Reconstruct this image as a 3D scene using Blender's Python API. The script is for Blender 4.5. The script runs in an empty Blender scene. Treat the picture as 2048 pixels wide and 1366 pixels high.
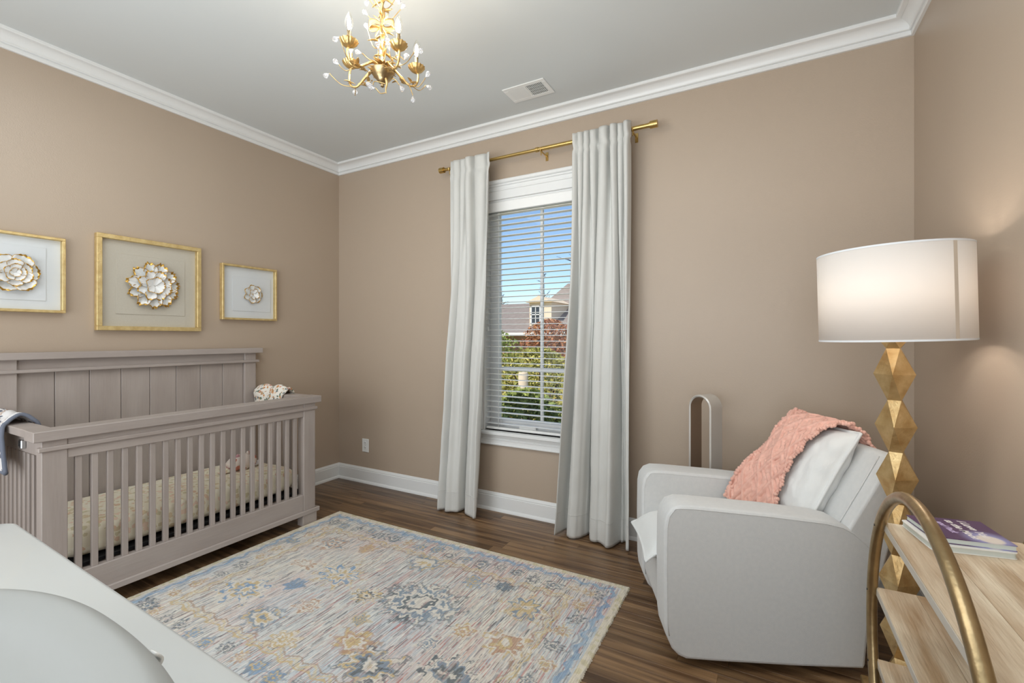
import bpy, math, random
import numpy as np
from mathutils import Vector, Matrix, noise

rnd = random.Random(7)
S = bpy.context.scene
COL = S.collection
PI = math.pi

# ------------------------------------------------------------------ camera, world, lights, exposure
cam_data = bpy.data.cameras.new('camera')
cam = bpy.data.objects.new('camera', cam_data)
COL.objects.link(cam)
cam.location = (0, 0, 1.3)
cam.rotation_euler = (math.radians(90), 0, math.radians(28.8))
cam_data.sensor_width = 36
cam_data.lens = 916 / 2048 * 36
cam_data.shift_y = -8 / 2048
cam_data.clip_start = 0.02
cam_data.clip_end = 300
S.camera = cam

S.view_settings.view_transform = 'Standard'
S.view_settings.look = 'None'
S.view_settings.gamma = 1
S.view_settings.use_curve_mapping = False
S.view_settings.exposure = 0.0

world = bpy.data.worlds.new('world')
S.world = world
world.use_nodes = True
wn = world.node_tree
wn.nodes.clear()
w_out = wn.nodes.new('ShaderNodeOutputWorld')
w_bg = wn.nodes.new('ShaderNodeBackground')
w_sky = wn.nodes.new('ShaderNodeTexSky')
w_sky.sky_type = 'NISHITA'
w_sky.sun_disc = False
w_sky.sun_elevation = math.radians(38)
w_sky.sun_rotation = math.radians(150)
w_sky.altitude = 200
w_sky.air_density = 1.0
w_sky.dust_density = 0.25
w_sky.ozone_density = 3.0
w_bg.inputs['Strength'].default_value = 0.15
wn.links.new(w_sky.outputs[0], w_bg.inputs['Color'])
wn.links.new(w_bg.outputs[0], w_out.inputs['Surface'])

def light(name, kind, loc, energy, color=(1, 1, 1), rot=(0, 0, 0), **kw):
    d = bpy.data.lights.new(name, kind)
    d.energy = energy
    d.color = color
    for k, v in kw.items():
        setattr(d, k, v)
    o = bpy.data.objects.new(name, d)
    COL.objects.link(o)
    o.location = loc
    o.rotation_euler = rot
    return o

# low autumn sun from behind the house, lights the garden only
light('sun', 'SUN', (0, -10, 10), 4.6, (1.0, 0.93, 0.82), (math.radians(42), 0, math.radians(-18)), angle=0.01)
# three unseen area lights added to even out the room, no real fixtures
light('upward_fill', 'AREA', (-1.15, -0.40, 1.30), 41, (0.86, 0.945, 1.0), (math.radians(170), 0, 0), shape='RECTANGLE', size=2.2, size_y=0.7)  # added fill aimed up so the ceiling bounces soft light
light('rear_fill', 'AREA', (-1.4, -1.08, 1.15), 52, (0.88, 0.945, 1.0), (math.radians(90), 0, 0), shape='RECTANGLE', size=3.8, size_y=2.0, spread=math.radians(140))  # added frontal fill behind the camera, no doorway is built there
light('overhead_fill', 'AREA', (-1.2, 0.85, 2.85), 25, (0.90, 0.955, 1.0), (0, 0, 0), shape='RECTANGLE', size=3.0, size_y=0.9)  # added downward fill just under the ceiling, without a fixture

# ------------------------------------------------------------------ materials
def lin(c):
    return tuple(((x / 255) / 12.92 if x / 255 <= 0.04045 else ((x / 255 + 0.055) / 1.055) ** 2.4) for x in c)

def mat(name, rgb, rough=0.5, metal=0.0, var=None, bump=None, sheen=0, emit=None, spec=None, rand=0.0, coat=0):
    """var = (scale xyz, amount, second rgb); bump = (scale xyz, strength)"""
    m = bpy.data.materials.new(name)
    m.use_nodes = True
    nt = m.node_tree
    N, L = nt.nodes, nt.links
    b = N['Principled BSDF']
    b.inputs['Base Color'].default_value = (*lin(rgb), 1)
    b.inputs['Roughness'].default_value = rough
    b.inputs['Metallic'].default_value = metal
    if sheen:
        b.inputs['Sheen Weight'].default_value = sheen
    if coat:
        b.inputs['Coat Weight'].default_value = coat
    if spec is not None:
        b.inputs['Specular IOR Level'].default_value = spec
    if emit:
        b.inputs['Emission Color'].default_value = (*lin(emit[0]), 1)
        b.inputs['Emission Strength'].default_value = emit[1]
    tc = N.new('ShaderNodeTexCoord')
    def noise_tex(scale, detail=4):
        mp = N.new('ShaderNodeMapping')
        mp.inputs['Scale'].default_value = scale
        L.new(tc.outputs['Object'], mp.inputs['Vector'])
        if rand:
            oi = N.new('ShaderNodeObjectInfo')
            vm = N.new('ShaderNodeVectorMath'); vm.operation = 'SCALE'
            vm.inputs[0].default_value = (31.0, 17.0, 23.0)
            L.new(oi.outputs['Random'], vm.inputs['Scale'])
            L.new(vm.outputs[0], mp.inputs['Location'])
        t = N.new('ShaderNodeTexNoise')
        t.inputs['Scale'].default_value = 1
        t.inputs['Detail'].default_value = detail
        L.new(mp.outputs[0], t.inputs['Vector'])
        return t
    if var:
        t = noise_tex(var[0])
        cr = N.new('ShaderNodeValToRGB')
        cr.color_ramp.elements[0].position = 0.5 - 0.5 * (1 - var[1]) - 0.0
        cr.color_ramp.elements[1].position = min(1, 0.5 + 0.5 * (1 - var[1]))
        cr.color_ramp.elements[0].position = 0.35
        cr.color_ramp.elements[1].position = 0.68
        a, c2 = lin(rgb), lin(var[2])
        mixc = tuple(a[i] * (1 - var[1]) + c2[i] * var[1] for i in range(3))
        cr.color_ramp.elements[0].color = (*mixc, 1)
        cr.color_ramp.elements[1].color = (*a, 1)
        L.new(t.outputs['Fac'], cr.inputs['Fac'])
        outc = cr.outputs['Color']
        if rand:
            oi = N.new('ShaderNodeObjectInfo')
            mr = N.new('ShaderNodeMapRange')
            mr.inputs['To Min'].default_value = 1 - rand
            mr.inputs['To Max'].default_value = 1 + rand
            L.new(oi.outputs['Random'], mr.inputs['Value'])
            vm = N.new('ShaderNodeVectorMath'); vm.operation = 'SCALE'
            L.new(outc, vm.inputs[0]); L.new(mr.outputs[0], vm.inputs['Scale'])
            outc = vm.outputs[0]
        L.new(outc, b.inputs['Base Color'])
    if bump:
        t2 = noise_tex(bump[0], 3)
        bp = N.new('ShaderNodeBump')
        bp.inputs['Strength'].default_value = bump[1]
        bp.inputs['Distance'].default_value = 0.01
        L.new(t2.outputs['Fac'], bp.inputs['Height'])
        L.new(bp.outputs[0], b.inputs['Normal'])
    return m

M = {}
M['wall'] = mat('wall_paint', (181, 164, 146), 0.42, var=((1.2, 1.2, 1.2), 0.25, (174, 156, 138)), bump=((160, 160, 160), 0.06))
M['ceiling'] = mat('ceiling_paint', (212, 216, 216), 0.8, var=((1, 1, 1), 0.2, (204, 208, 208)))
M['trim'] = mat('white_trim_paint', (232, 233, 232), 0.35)
M['gold_rod'] = mat('brushed_brass', (206, 176, 112), 0.3, 1.0, var=((4, 90, 90), 0.3, (170, 135, 70)))
M['greige'] = mat('greige_stained_wood', (174, 164, 158), 0.48, var=((9, 9, 2.2), 0.5, (150, 138, 131)), bump=((70, 70, 5), 0.12), rand=0.04)
M['greige_h'] = mat('greige_stained_wood_long', (174, 164, 158), 0.48, var=((9, 2.2, 9), 0.5, (152, 140, 133)), bump=((70, 5, 70), 0.12), rand=0.04)
M['plank'] = mat('oak_floor_boards', (142, 112, 80), 0.33, var=((1.7, 30, 30), 1.0, (84, 60, 40)), bump=((3, 120, 60), 0.15), rand=0.26)
M['floor_gap'] = mat('floor_base', (38, 26, 18), 0.8)
M['chair'] = mat('pale_grey_upholstery', (214, 215, 214), 0.9, var=((60, 60, 60), 0.35, (200, 203, 204)), bump=((500, 500, 500), 0.15), sheen=0.3)
M['cushion'] = mat('white_linen_cushion', (226, 228, 227), 0.9, bump=((400, 400, 400), 0.15), sheen=0.2)
M['throw'] = mat('pink_cotton_knit', (234, 188, 172), 0.9, var=((45, 45, 45), 0.6, (214, 158, 142)), bump=((260, 260, 260), 0.15), sheen=0.2)
M['curtain'] = mat('pale_grey_velvet', (208, 208, 204), 0.75, var=((12, 12, 4), 0.3, (196, 196, 192)), bump=((300, 300, 300), 0.08), sheen=0.1)
M['leaf_gold'] = mat('gold_leaf', (222, 190, 130), 0.34, 0.9, var=((40, 40, 40), 0.6, (186, 150, 92)), bump=((60, 60, 60), 0.2))
M['frame_gold'] = mat('distressed_gold_leaf', (230, 208, 152), 0.42, 0.6, var=((25, 25, 25), 0.6, (196, 164, 106)), bump=((90, 90, 90), 0.2))
M['lamp_gold'] = mat('lamp_gold_leaf', (222, 194, 142), 0.36, 0.7, var=((18, 18, 18), 0.75, (176, 136, 80)), bump=((60, 60, 60), 0.35))
M['pewter_gold'] = mat('aged_brass_tube', (178, 156, 118), 0.33, 0.95, var=((20, 20, 20), 0.5, (140, 118, 84)), bump=((60, 60, 60), 0.1))
M['mango'] = mat('pale_mango_wood', (232, 216, 190), 0.55, var=((22, 3.0, 22), 0.95, (176, 146, 112)), bump=((160, 12, 60), 0.3), rand=0.08)
M['shelf_edge'] = mat('grey_shelf_edge', (205, 200, 190), 0.5, var=((30, 6, 30), 0.5, (180, 170, 155)))
M['white_lacquer'] = mat('white_lacquer', (204, 207, 206), 0.28, coat=0.2)
M['pad'] = mat('pale_foam_pad', (160, 162, 160), 0.5)
M['blind'] = mat('white_blind_slat', (243, 243, 241), 0.4)
M['cord'] = mat('white_cord', (225, 225, 220), 0.7)
M['plastic'] = mat('white_plastic', (236, 237, 235), 0.3)
M['dark'] = mat('dark_slot', (30, 30, 32), 0.6)
M['chrome'] = mat('bright_metal', (200, 204, 206), 0.2, 1.0)
M['mat_white'] = mat('white_mat_board', (226, 228, 230), 0.9)
M['mat_linen'] = mat('beige_linen_board', (204, 196, 182), 0.9, var=((180, 180, 180), 0.3, (190, 181, 166)))
M['petal'] = mat('white_glazed_petal', (238, 239, 238), 0.3)
M['gold_edge'] = mat('gold_petal_edge', (214, 172, 88), 0.3, 0.9)
M['fan'] = mat('pearl_beige_fan', (206, 202, 196), 0.28, 0.25)
M['fan_in'] = mat('bronze_fan_inner', (160, 140, 122), 0.3, 0.5)
M['book_page'] = mat('book_pages', (205, 212, 206), 0.8)
M['book_white'] = mat('white_book_cover', (234, 232, 226), 0.4)
M['seam'] = mat('grey_seam', (170, 173, 174), 0.9)
M['grass'] = mat('autumn_grass', (138, 140, 62), 0.95, var=((2.5, 2.5, 2.5), 0.7, (196, 158, 88)))
M['bark'] = mat('bark', (84, 70, 62), 0.9)
M['roof'] = mat('grey_shingles', (150, 140, 134), 0.9, var=((5, 5, 20), 0.5, (118, 108, 104)))
M['siding'] = mat('cream_siding', (226, 210, 186), 0.8)
M['brickwall'] = mat('dusky_wall', (160, 132, 118), 0.9, var=((6, 6, 18), 0.5, (132, 104, 94)))
M['darkglass'] = mat('dark_window', (60, 66, 76), 0.1)

def mixmat(name, build):
    m = bpy.data.materials.new(name)
    m.use_nodes = True
    nt = m.node_tree
    nt.nodes.clear()
    out = nt.nodes.new('ShaderNodeOutputMaterial')
    build(nt, out)
    return m

def glass_build(tint, spec_fac, rough=0.02):
    def f(nt, out):
        tr = nt.nodes.new('ShaderNodeBsdfTransparent'); tr.inputs[0].default_value = (*tint, 1)
        gl = nt.nodes.new('ShaderNodeBsdfGlossy'); gl.inputs['Roughness'].default_value = rough
        fr = nt.nodes.new('ShaderNodeLayerWeight'); fr.inputs[0].default_value = .25
        mu = nt.nodes.new('ShaderNodeMath'); mu.operation = 'MULTIPLY'; mu.inputs[1].default_value = spec_fac
        nt.links.new(fr.outputs['Facing'], mu.inputs[0])
        mx = nt.nodes.new('ShaderNodeMixShader')
        nt.links.new(mu.outputs[0], mx.inputs[0]); nt.links.new(tr.outputs[0], mx.inputs[1]); nt.links.new(gl.outputs[0], mx.inputs[2])
        nt.links.new(mx.outputs[0], out.inputs[0])
    return f
M['glass'] = mixmat('clear_glass', glass_build((0.98, 0.985, 0.985), 0.22))
M['bulb_glass'] = mixmat('bulb_glass', glass_build((0.98, 0.97, 0.94), 0.5, 0.05))

def crystal_build(nt, out):
    p = nt.nodes.new('ShaderNodeBsdfPrincipled')
    p.inputs['Base Color'].default_value = (0.95, 0.95, 0.97, 1)
    p.inputs['Roughness'].default_value = 0.05
    p.inputs['Transmission Weight'].default_value = 0.8
    p.inputs['IOR'].default_value = 1.5
    nt.links.new(p.outputs[0], out.inputs[0])
M['crystal'] = mixmat('cut_crystal', crystal_build)

def shade_build(nt, out):
    d = nt.nodes.new('ShaderNodeBsdfDiffuse'); d.inputs[0].default_value = (0.86, 0.83, 0.80, 1)
    t = nt.nodes.new('ShaderNodeBsdfTranslucent'); t.inputs[0].default_value = (0.85, 0.80, 0.74, 1)
    mx = nt.nodes.new('ShaderNodeMixShader'); mx.inputs[0].default_value = 0.35
    nt.links.new(d.outputs[0], mx.inputs[1]); nt.links.new(t.outputs[0], mx.inputs[2]); nt.links.new(mx.outputs[0], out.inputs[0])
M['shade'] = mixmat('linen_lampshade', shade_build)
M['shade_trim'] = mat('lampshade_tape', (205, 190, 172), 0.9)

def emit_build(col, st):
    def f(nt, out):
        e = nt.nodes.new('ShaderNodeEmission')
        e.inputs[0].default_value = (*col, 1); e.inputs[1].default_value = st
        nt.links.new(e.outputs[0], out.inputs[0])
    return f
M['filament'] = mixmat('glowing_filament', emit_build((1.0, 0.90, 0.76), 450))

def floral(name, base, cols, scale, rough=0.9, density=0.42, cream=None):
    m = bpy.data.materials.new(name); m.use_nodes = True
    nt = m.node_tree; N, L = nt.nodes, nt.links
    b = N['Principled BSDF']; b.inputs['Roughness'].default_value = rough
    tc = N.new('ShaderNodeTexCoord')
    nz = N.new('ShaderNodeTexNoise'); nz.inputs['Scale'].default_value = scale * 1.2; nz.inputs['Detail'].default_value = 2
    add = N.new('ShaderNodeMixRGB'); add.blend_type = 'ADD'; add.inputs[0].default_value = 0.03
    L.new(tc.outputs['Object'], nz.inputs['Vector']); L.new(tc.outputs['Object'], add.inputs[1]); L.new(nz.outputs['Color'], add.inputs[2])
    v = N.new('ShaderNodeTexVoronoi'); v.inputs['Scale'].default_value = scale
    L.new(add.outputs[0], v.inputs['Vector'])
    lt = N.new('ShaderNodeMath'); lt.operation = 'LESS_THAN'; lt.inputs[1].default_value = density
    L.new(v.outputs['Distance'], lt.inputs[0])
    sep = N.new('ShaderNodeSeparateColor'); L.new(v.outputs['Color'], sep.inputs[0])
    cr = N.new('ShaderNodeValToRGB'); cr.color_ramp.interpolation = 'CONSTANT'
    el = cr.color_ramp.elements
    for i, c in enumerate(cols):
        e = el[i] if i < 2 else el.new(i / len(cols))
        e.position = i / len(cols); e.color = (*lin(c), 1)
    L.new(sep.outputs[0], cr.inputs[0])
    mx = N.new('ShaderNodeMixRGB'); mx.inputs[1].default_value = (*lin(base), 1)
    L.new(lt.outputs[0], mx.inputs[0]); L.new(cr.outputs[0], mx.inputs[2])
    L.new(mx.outputs[0], b.inputs['Base Color'])
    return m
M['sheet'] = floral('floral_crib_sheet', (240, 232, 210), [(222, 204, 170), (238, 212, 190), (216, 206, 172), (244, 238, 220), (226, 196, 168)], 34, density=0.45)
M['muslin'] = floral('floral_muslin', (240, 234, 224), [(206, 142, 84), (120, 128, 130), (214, 160, 140), (240, 234, 224), (240, 234, 224), (104, 122, 104), (190, 150, 110)], 48, density=0.5)
M['muslin_grey'] = floral('grey_floral_muslin', (232, 230, 230), [(110, 112, 124), (186, 150, 124), (232, 230, 230), (140, 140, 152), (232, 230, 230)], 42, density=0.5)
M['muslin_trim'] = mat('slate_hem', (112, 118, 132), 0.9)
M['toy'] = floral('rose_leaf_toy', (236, 222, 212), [(202, 130, 112), (206, 160, 164), (236, 222, 212), (180, 110, 96)], 17, density=0.62)

# ------------------------------------------------------------------ mesh builder
ORG = {}
class MB:
    def __init__(self):
        self.v, self.f, self.mi, self.mats = [], [], [], []
        self.cur = 0
    def m(self, i):
        self.cur = i; return self
    def add(self, vs, fs):
        o = len(self.v)
        self.v += [tuple(p) for p in vs]
        self.f += [tuple(i + o for i in f) for f in fs]
        self.mi += [self.cur] * len(fs)
        return self
    def box(self, x0, x1, y0, y1, z0, z1, bv=0.0):
        if x0 > x1: x0, x1 = x1, x0
        if y0 > y1: y0, y1 = y1, y0
        if z0 > z1: z0, z1 = z1, z0
        bv = min(bv, (x1 - x0) * .45, (y1 - y0) * .45, (z1 - z0) * .45)
        if bv <= 0:
            vs = [(x, y, z) for z in (z0, z1) for y in (y0, y1) for x in (x0, x1)]
            return self.add(vs, [(0, 2, 3, 1), (4, 5, 7, 6), (0, 1, 5, 4), (2, 6, 7, 3), (0, 4, 6, 2), (1, 3, 7, 5)])
        # chamfered box: 24 vertices
        vs = []; idx = {}
        c = ((x0, x1), (y0, y1), (z0, z1))
        for a in range(3):
            for sx in (0, 1):
                for sy in (0, 1):
                    for sz in (0, 1):
                        s = (sx, sy, sz)
                        p = []
                        for k in range(3):
                            val = c[k][s[k]]
                            if k != a:
                                val += bv if s[k] == 0 else -bv
                            p.append(val)
                        idx[(a, s)] = len(vs); vs.append(p)
        fs = []
        for a in range(3):
            o1, o2 = (a + 1) % 3, (a + 2) % 3
            for d in (0, 1):
                q = []
                for (p1, p2) in ((0, 0), (1, 0), (1, 1), (0, 1)):
                    s = [0, 0, 0]; s[a] = d; s[o1] = p1; s[o2] = p2
                    q.append(idx[(a, tuple(s))])
                fs.append(tuple(q) if d else tuple(reversed(q)))
        for a in range(3):           # edges parallel to axis a
            o1, o2 = (a + 1) % 3, (a + 2) % 3
            for d1 in (0, 1):
                for d2 in (0, 1):
                    def I(face, t):
                        s = [0, 0, 0]; s[a] = t; s[o1] = d1; s[o2] = d2
                        return idx[(face, tuple(s))]
                    q = (I(o1, 0), I(o1, 1), I(o2, 1), I(o2, 0))
                    fs.append(q if (d1 ^ d2) else tuple(reversed(q)))
        for sx in (0, 1):
            for sy in (0, 1):
                for sz in (0, 1):
                    s = (sx, sy, sz)
                    q = (idx[(0, s)], idx[(1, s)], idx[(2, s)])
                    fs.append(q if (sx + sy + sz) % 2 else tuple(reversed(q)))
        return self.add(vs, fs)
    def tube(self, pts, r, n=8, closed=False, cap=True):
        P = [Vector(p) for p in pts]
        k = len(P)
        R = r if isinstance(r, (list, tuple)) else [r] * k
        T = []
        for i in range(k):
            if closed:
                t = P[(i + 1) % k] - P[i - 1]
            else:
                t = P[min(i + 1, k - 1)] - P[max(i - 1, 0)]
            T.append(t.normalized())
        a = Vector((0, 0, 1)) if abs(T[0].z) < .9 else Vector((1, 0, 0))
        nrm = T[0].cross(a).normalized()
        vs = []
        for i in range(k):
            nrm = (nrm - T[i] * nrm.dot(T[i]))
            nrm = nrm.normalized() if nrm.length > 1e-9 else T[i].orthogonal().normalized()
            bi = T[i].cross(nrm)
            for j in range(n):
                an = 2 * PI * j / n
                vs.append(P[i] + (nrm * math.cos(an) + bi * math.sin(an)) * R[i])
        fs = []
        for i in range(k if closed else k - 1):
            for j in range(n):
                a0 = i * n + j; a1 = i * n + (j + 1) % n
                b0 = ((i + 1) % k) * n + j; b1 = ((i + 1) % k) * n + (j + 1) % n
                fs.append((a0, a1, b1, b0))
        if cap and not closed:
            fs.append(tuple(reversed(range(n))))
            fs.append(tuple(range((k - 1) * n, k * n)))
        return self.add(vs, fs)
    def lathe(self, prof, n=24, c=(0, 0, 0), closed=False, flute=0.0, nf=0):
        vs = []
        for (r, z) in prof:
            for j in range(n):
                an = 2 * PI * j / n
                rr = r * (1 + flute * math.cos(nf * an)) if nf else r
                vs.append((c[0] + rr * math.cos(an), c[1] + rr * math.sin(an), c[2] + z))
        fs = []
        k = len(prof)
        for i in range(k if closed else k - 1):
            for j in range(n):
                i2 = (i + 1) % k
                fs.append((i * n + j, i * n + (j + 1) % n, i2 * n + (j + 1) % n, i2 * n + j))
        return self.add(vs, fs)
    def prism(self, poly, axis, a0, a1):
        """poly in the two other axes (cyclic order), extruded along axis"""
        n = len(poly); vs = []
        for a in (a0, a1):
            for (p, q) in poly:
                v = [0, 0, 0]; v[axis] = a; v[(axis + 1) % 3] = p; v[(axis + 2) % 3] = q
                vs.append(v)
        fs = [tuple(reversed(range(n))), tuple(range(n, 2 * n))]
        for i in range(n):
            j = (i + 1) % n
            fs.append((i, j, n + j, n + i))
        return self.add(vs, fs)
    def grid(self, fn, nu, nv, cu=False, cv=False):
        vs = [fn(i / (nu if cu else nu - 1), j / (nv if cv else nv - 1)) for i in range(nu) for j in range(nv)]
        fs = []
        for i in range(nu if cu else nu - 1):
            for j in range(nv if cv else nv - 1):
                i2, j2 = (i + 1) % nu, (j + 1) % nv
                fs.append((i * nv + j, i2 * nv + j, i2 * nv + j2, i * nv + j2))
        return self.add(vs, fs)
    def ball(self, c, r, n=10, m_=6, s=(1, 1, 1)):
        def fn(u, v):
            a, b = 2 * PI * u, PI * (v - .5) * .998
            return (c[0] + r * s[0] * math.cos(a) * math.cos(b), c[1] + r * s[1] * math.sin(a) * math.cos(b), c[2] + r * s[2] * math.sin(b))
        return self.grid(fn, n, m_ + 1, cu=True)
    def build(self, name, mats, parent=None, smooth=None, local=False, origin=None, solid=None, subsurf=0):
        me = bpy.data.meshes.new(name)
        off = Vector((0, 0, 0))
        if parent is not None and not local:
            off = ORG.get(parent.name, off)
        if origin is not None:
            off = off + Vector(origin) if (parent is not None and not local) else Vector(origin)
        vs = [(p[0] - off.x, p[1] - off.y, p[2] - off.z) for p in self.v]
        me.from_pydata(vs, [], self.f)
        if not isinstance(mats, (list, tuple)):
            mats = [mats]
        for mm in mats:
            me.materials.append(mm)
        if len(mats) > 1:
            me.polygons.foreach_set('material_index', self.mi)
        if smooth is not None:
            me.polygons.foreach_set('use_smooth', [True] * len(me.polygons))
            if smooth < 180:
                me.set_sharp_from_angle(angle=math.radians(smooth))
        me.update()
        o = bpy.data.objects.new(name, me)
        COL.objects.link(o)
        if parent is not None:
            o.parent = parent
            ORG[o.name] = ORG.get(parent.name, Vector((0, 0, 0)))
            if origin is not None:
                o.location = origin
                ORG[o.name] = ORG[o.name] + Vector(origin)
        elif origin is not None:
            o.location = origin
            ORG[o.name] = Vector(origin)
        if solid:
            md = o.modifiers.new('thick', 'SOLIDIFY'); md.thickness = solid; md.offset = 0
        if subsurf:
            md = o.modifiers.new('sub', 'SUBSURF'); md.levels = subsurf; md.render_levels = subsurf
        return o

def tag(o, label=None, cat=None, group=None, kind=None):
    if label: o['label'] = label
    if cat: o['category'] = cat
    if group: o['group'] = group
    if kind: o['kind'] = kind
    return o

def thing(name, label, cat, loc=(0, 0, 0), rotz=0.0, group=None):
    o = bpy.data.objects.new(name, None)
    COL.objects.link(o)
    o.location = loc; o.rotation_euler = (0, 0, rotz)
    o.empty_display_size = 0.1
    ORG[o.name] = Vector(loc)
    return tag(o, label, cat, group)

def dup(o, loc, parent=None):
    c = o.copy(); COL.objects.link(c)
    c.location = loc
    if parent is not None: c.parent = parent
    return c

def fbm(x, y, z, sc=1.0):
    return noise.fractal(Vector((x * sc, y * sc, z * sc)), 1.0, 2.0, 4)

# ------------------------------------------------------------------ room shell
XL, XR, YB, YF, ZC = -3.469, 0.656, 2.963, -1.15, 2.887
WX0, WX1, WZ0, WZ1 = -1.880, -0.985, 0.600, 2.330      # window opening

def struct(o): o['kind'] = 'structure'; return o
T = 0.16
struct(MB().box(XL - T, XL, YF - T, YB + T, -0.05, ZC + .1).build('wall_left', M['wall']))
struct(MB().box(XR, XR + T, YF - T, YB + T, -0.05, ZC + .1).build('wall_right', M['wall']))
struct(MB().box(XL - T, XR + T, YF - T, YF, -0.05, ZC + .1).build('wall_front', M['wall']))
w = MB()
w.box(XL - T, WX0, YB, YB + T, -0.05, ZC + .1).box(WX1, XR + T, YB, YB + T, -0.05, ZC + .1)
w.box(WX0, WX1, YB, YB + T, -0.05, WZ0).box(WX0, WX1, YB, YB + T, WZ1, ZC + .1)
struct(w.build('wall_back', M['wall']))
struct(MB().box(XL - T, XR + T, YF - T, YB + T, ZC, ZC + .12).build('ceiling', M['ceiling']))
floor = struct(MB().box(XL - T, XR + T, YF - T, YB + T, -0.08, -0.012).build('floor', M['floor_gap']))

# oak planks laid along the window wall, every board its own piece
pw = 0.0572
row = 0
yy_ = YB - pw * math.floor((YB - .25) / pw)
y = yy_
while y < YB - 0.001:
    y1 = min(y + pw, YB)
    x = XL - rnd.uniform(0, 0.7)
    while x < XR:
        ln = rnd.uniform(0.55, 1.25)
        a, b_ = max(x, XL), min(x + ln, XR)
        if b_ - a > 0.03:
            mb = MB()
            g, c = 0.0003, 0.0006
            xa, xb, ya, yb_ = a + g - (a + b_) / 2, b_ - g - (a + b_) / 2, y + g - (y + y1) / 2, y1 - g - (y + y1) / 2
            mb.add([(xa, ya, -.012), (xb, ya, -.012), (xb, yb_, -.012), (xa, yb_, -.012), (xa, ya, -c), (xb, ya, -c), (xb, yb_, -c), (xa, yb_, -c),
                    (xa + c, ya + c, 0), (xb - c, ya + c, 0), (xb - c, yb_ - c, 0), (xa + c, yb_ - c, 0)],
                   [(0, 1, 5, 4), (1, 2, 6, 5), (2, 3, 7, 6), (3, 0, 4, 7), (4, 5, 9, 8), (5, 6, 10, 9), (6, 7, 11, 10), (7, 4, 8, 11), (8, 9, 10, 11)])
            p = mb.build('plank', M['plank'], floor, local=True)
            p.location = ((a + b_) / 2, (y + y1) / 2, 0)
        x += ln
    y = y1; row += 1

hidden = MB()      # boards behind the camera's foot, never in view
y = YF
while y < yy_ - .001:
    y1 = min(y + pw, yy_); x = XL - rnd.uniform(0, .7)
    while x < XR:
        ln = rnd.uniform(0.8, 1.6); a, b_ = max(x, XL), min(x + ln, XR)
        if b_ - a > .03: hidden.box(a + .0003, b_ - .0003, y + .0003, y1 - .0003, -.012, 0, .0006)
        x += ln
    y = y1
ho = hidden.build('rear_planks', M['plank'], floor); ho['kind'] = 'stuff'

# baseboards (tall board with stepped cap and shoe moulding) and crown, mitred at the corners
BP = [(0, 0), (.022, 0), (.022, .012), (.016, .022), (.0135, .024), (.0135, .108), (.010, .112), (.0115, .118), (.007, .128), (.003, .137), (0, .137)]
CP = [(0, 2.804), (.013, 2.804), (.016, 2.808), (.016, 2.823), (.012, 2.8245), (.012, 2.828), (.022, 2.8285), (.025, 2.831), (.025, 2.835), (.020, 2.8365), (.021, 2.840), (.027, 2.852), (.038, 2.862), (.052, 2.8685), (.064, 2.8705), (.066, 2.8685), (.072, 2.8690), (.085, 2.8700), (.088, 2.873), (.088, ZC), (0, ZC)]
def molding(name, prof, side):
    n = len(prof); vs = []
    for e in (0, 1):
        for (d, z) in prof:
            if side == 'back':  p = ((XL + d) if e == 0 else (XR - d), YB - d, z)
            if side == 'front': p = ((XL + d) if e == 0 else (XR - d), YF + d, z)
            if side == 'left':  p = (XL + d, (YF + d) if e == 0 else (YB - d), z)
            if side == 'right': p = (XR - d, (YF + d) if e == 0 else (YB - d), z)
            vs.append(p)
    fs = [(i, (i + 1) % n, n + (i + 1) % n, n + i) for i in range(n)]
    mb = MB().add(vs, fs)
    o = struct(mb.build(name, M['trim'], smooth=35))
    bm_fix(o)
    return o
def bm_fix(o):
    import bmesh
    bm = bmesh.new(); bm.from_mesh(o.data)
    bmesh.ops.recalc_face_normals(bm, faces=bm.faces)
    bm.to_mesh(o.data); bm.free()
for i, s in enumerate(('back', 'left', 'right', 'front')):
    molding('baseboard_' + s, BP, s)
    molding('trim_%d' % (i + 1), CP, s)

# ------------------------------------------------------------------ window_1
win = thing('window_1', None, None, (0, 0, 0)); win['kind'] = 'structure'
YW = YB
mb = MB()   # head casing with stepped backband
cx0, cx1 = WX0 - 0.085, WX1 + 0.085
mb.box(cx0, cx1, YW - .018, YW, WZ1, WZ1 + .105, .002)
mb.box(cx0 - .004, cx1 + .004, YW - .024, YW, WZ1 + .062, WZ1 + .074, .002)
mb.box(cx0 - .008, cx1 + .008, YW - .028, YW, WZ1 + .096, WZ1 + .112, .003)
mb.box(cx0 - .016, cx1 + .016, YW - .038, YW, WZ1 + .112, WZ1 + .142, .006)
mb.build('head_casing', M['trim'], win)
for (a, b_) in ((cx0, WX0), (WX1, cx1)):
    MB().box(a, b_, YW - .018, YW, WZ0, WZ1, .003).box(a if a == cx0 else b_ - .02, a + .02 if a == cx0 else b_, YW - .027, YW, WZ0, WZ1, .003).build('side_casing', M['trim'], win)
MB().box(cx0 - .03, cx1 + .03, YW - .052, YW + T, WZ0 - .026, WZ0, .005).build('window_sill', M['trim'], win)
ap = MB().box(cx0, cx1, YW - .016, YW, WZ0 - .105, WZ0 - .026, .002)
ap.box(cx0, cx1, YW - .024, YW, WZ0 - .045, WZ0 - .026, .003).box(cx0, cx1, YW - .020, YW, WZ0 - .068, WZ0 - .058, .002)
ap.box(cx0, cx1, YW - .022, YW, WZ0 - .105, WZ0 - .092, .003)
ap.build('apron', M['trim'], win)
mb = MB()   # jamb liners
mb.box(WX0, WX0 + .012, YW, YW + T, WZ0, WZ1).box(WX1 - .012, WX1, YW, YW + T, WZ0, WZ1).box(WX0, WX1, YW, YW + T, WZ1 - .012, WZ1)
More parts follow.
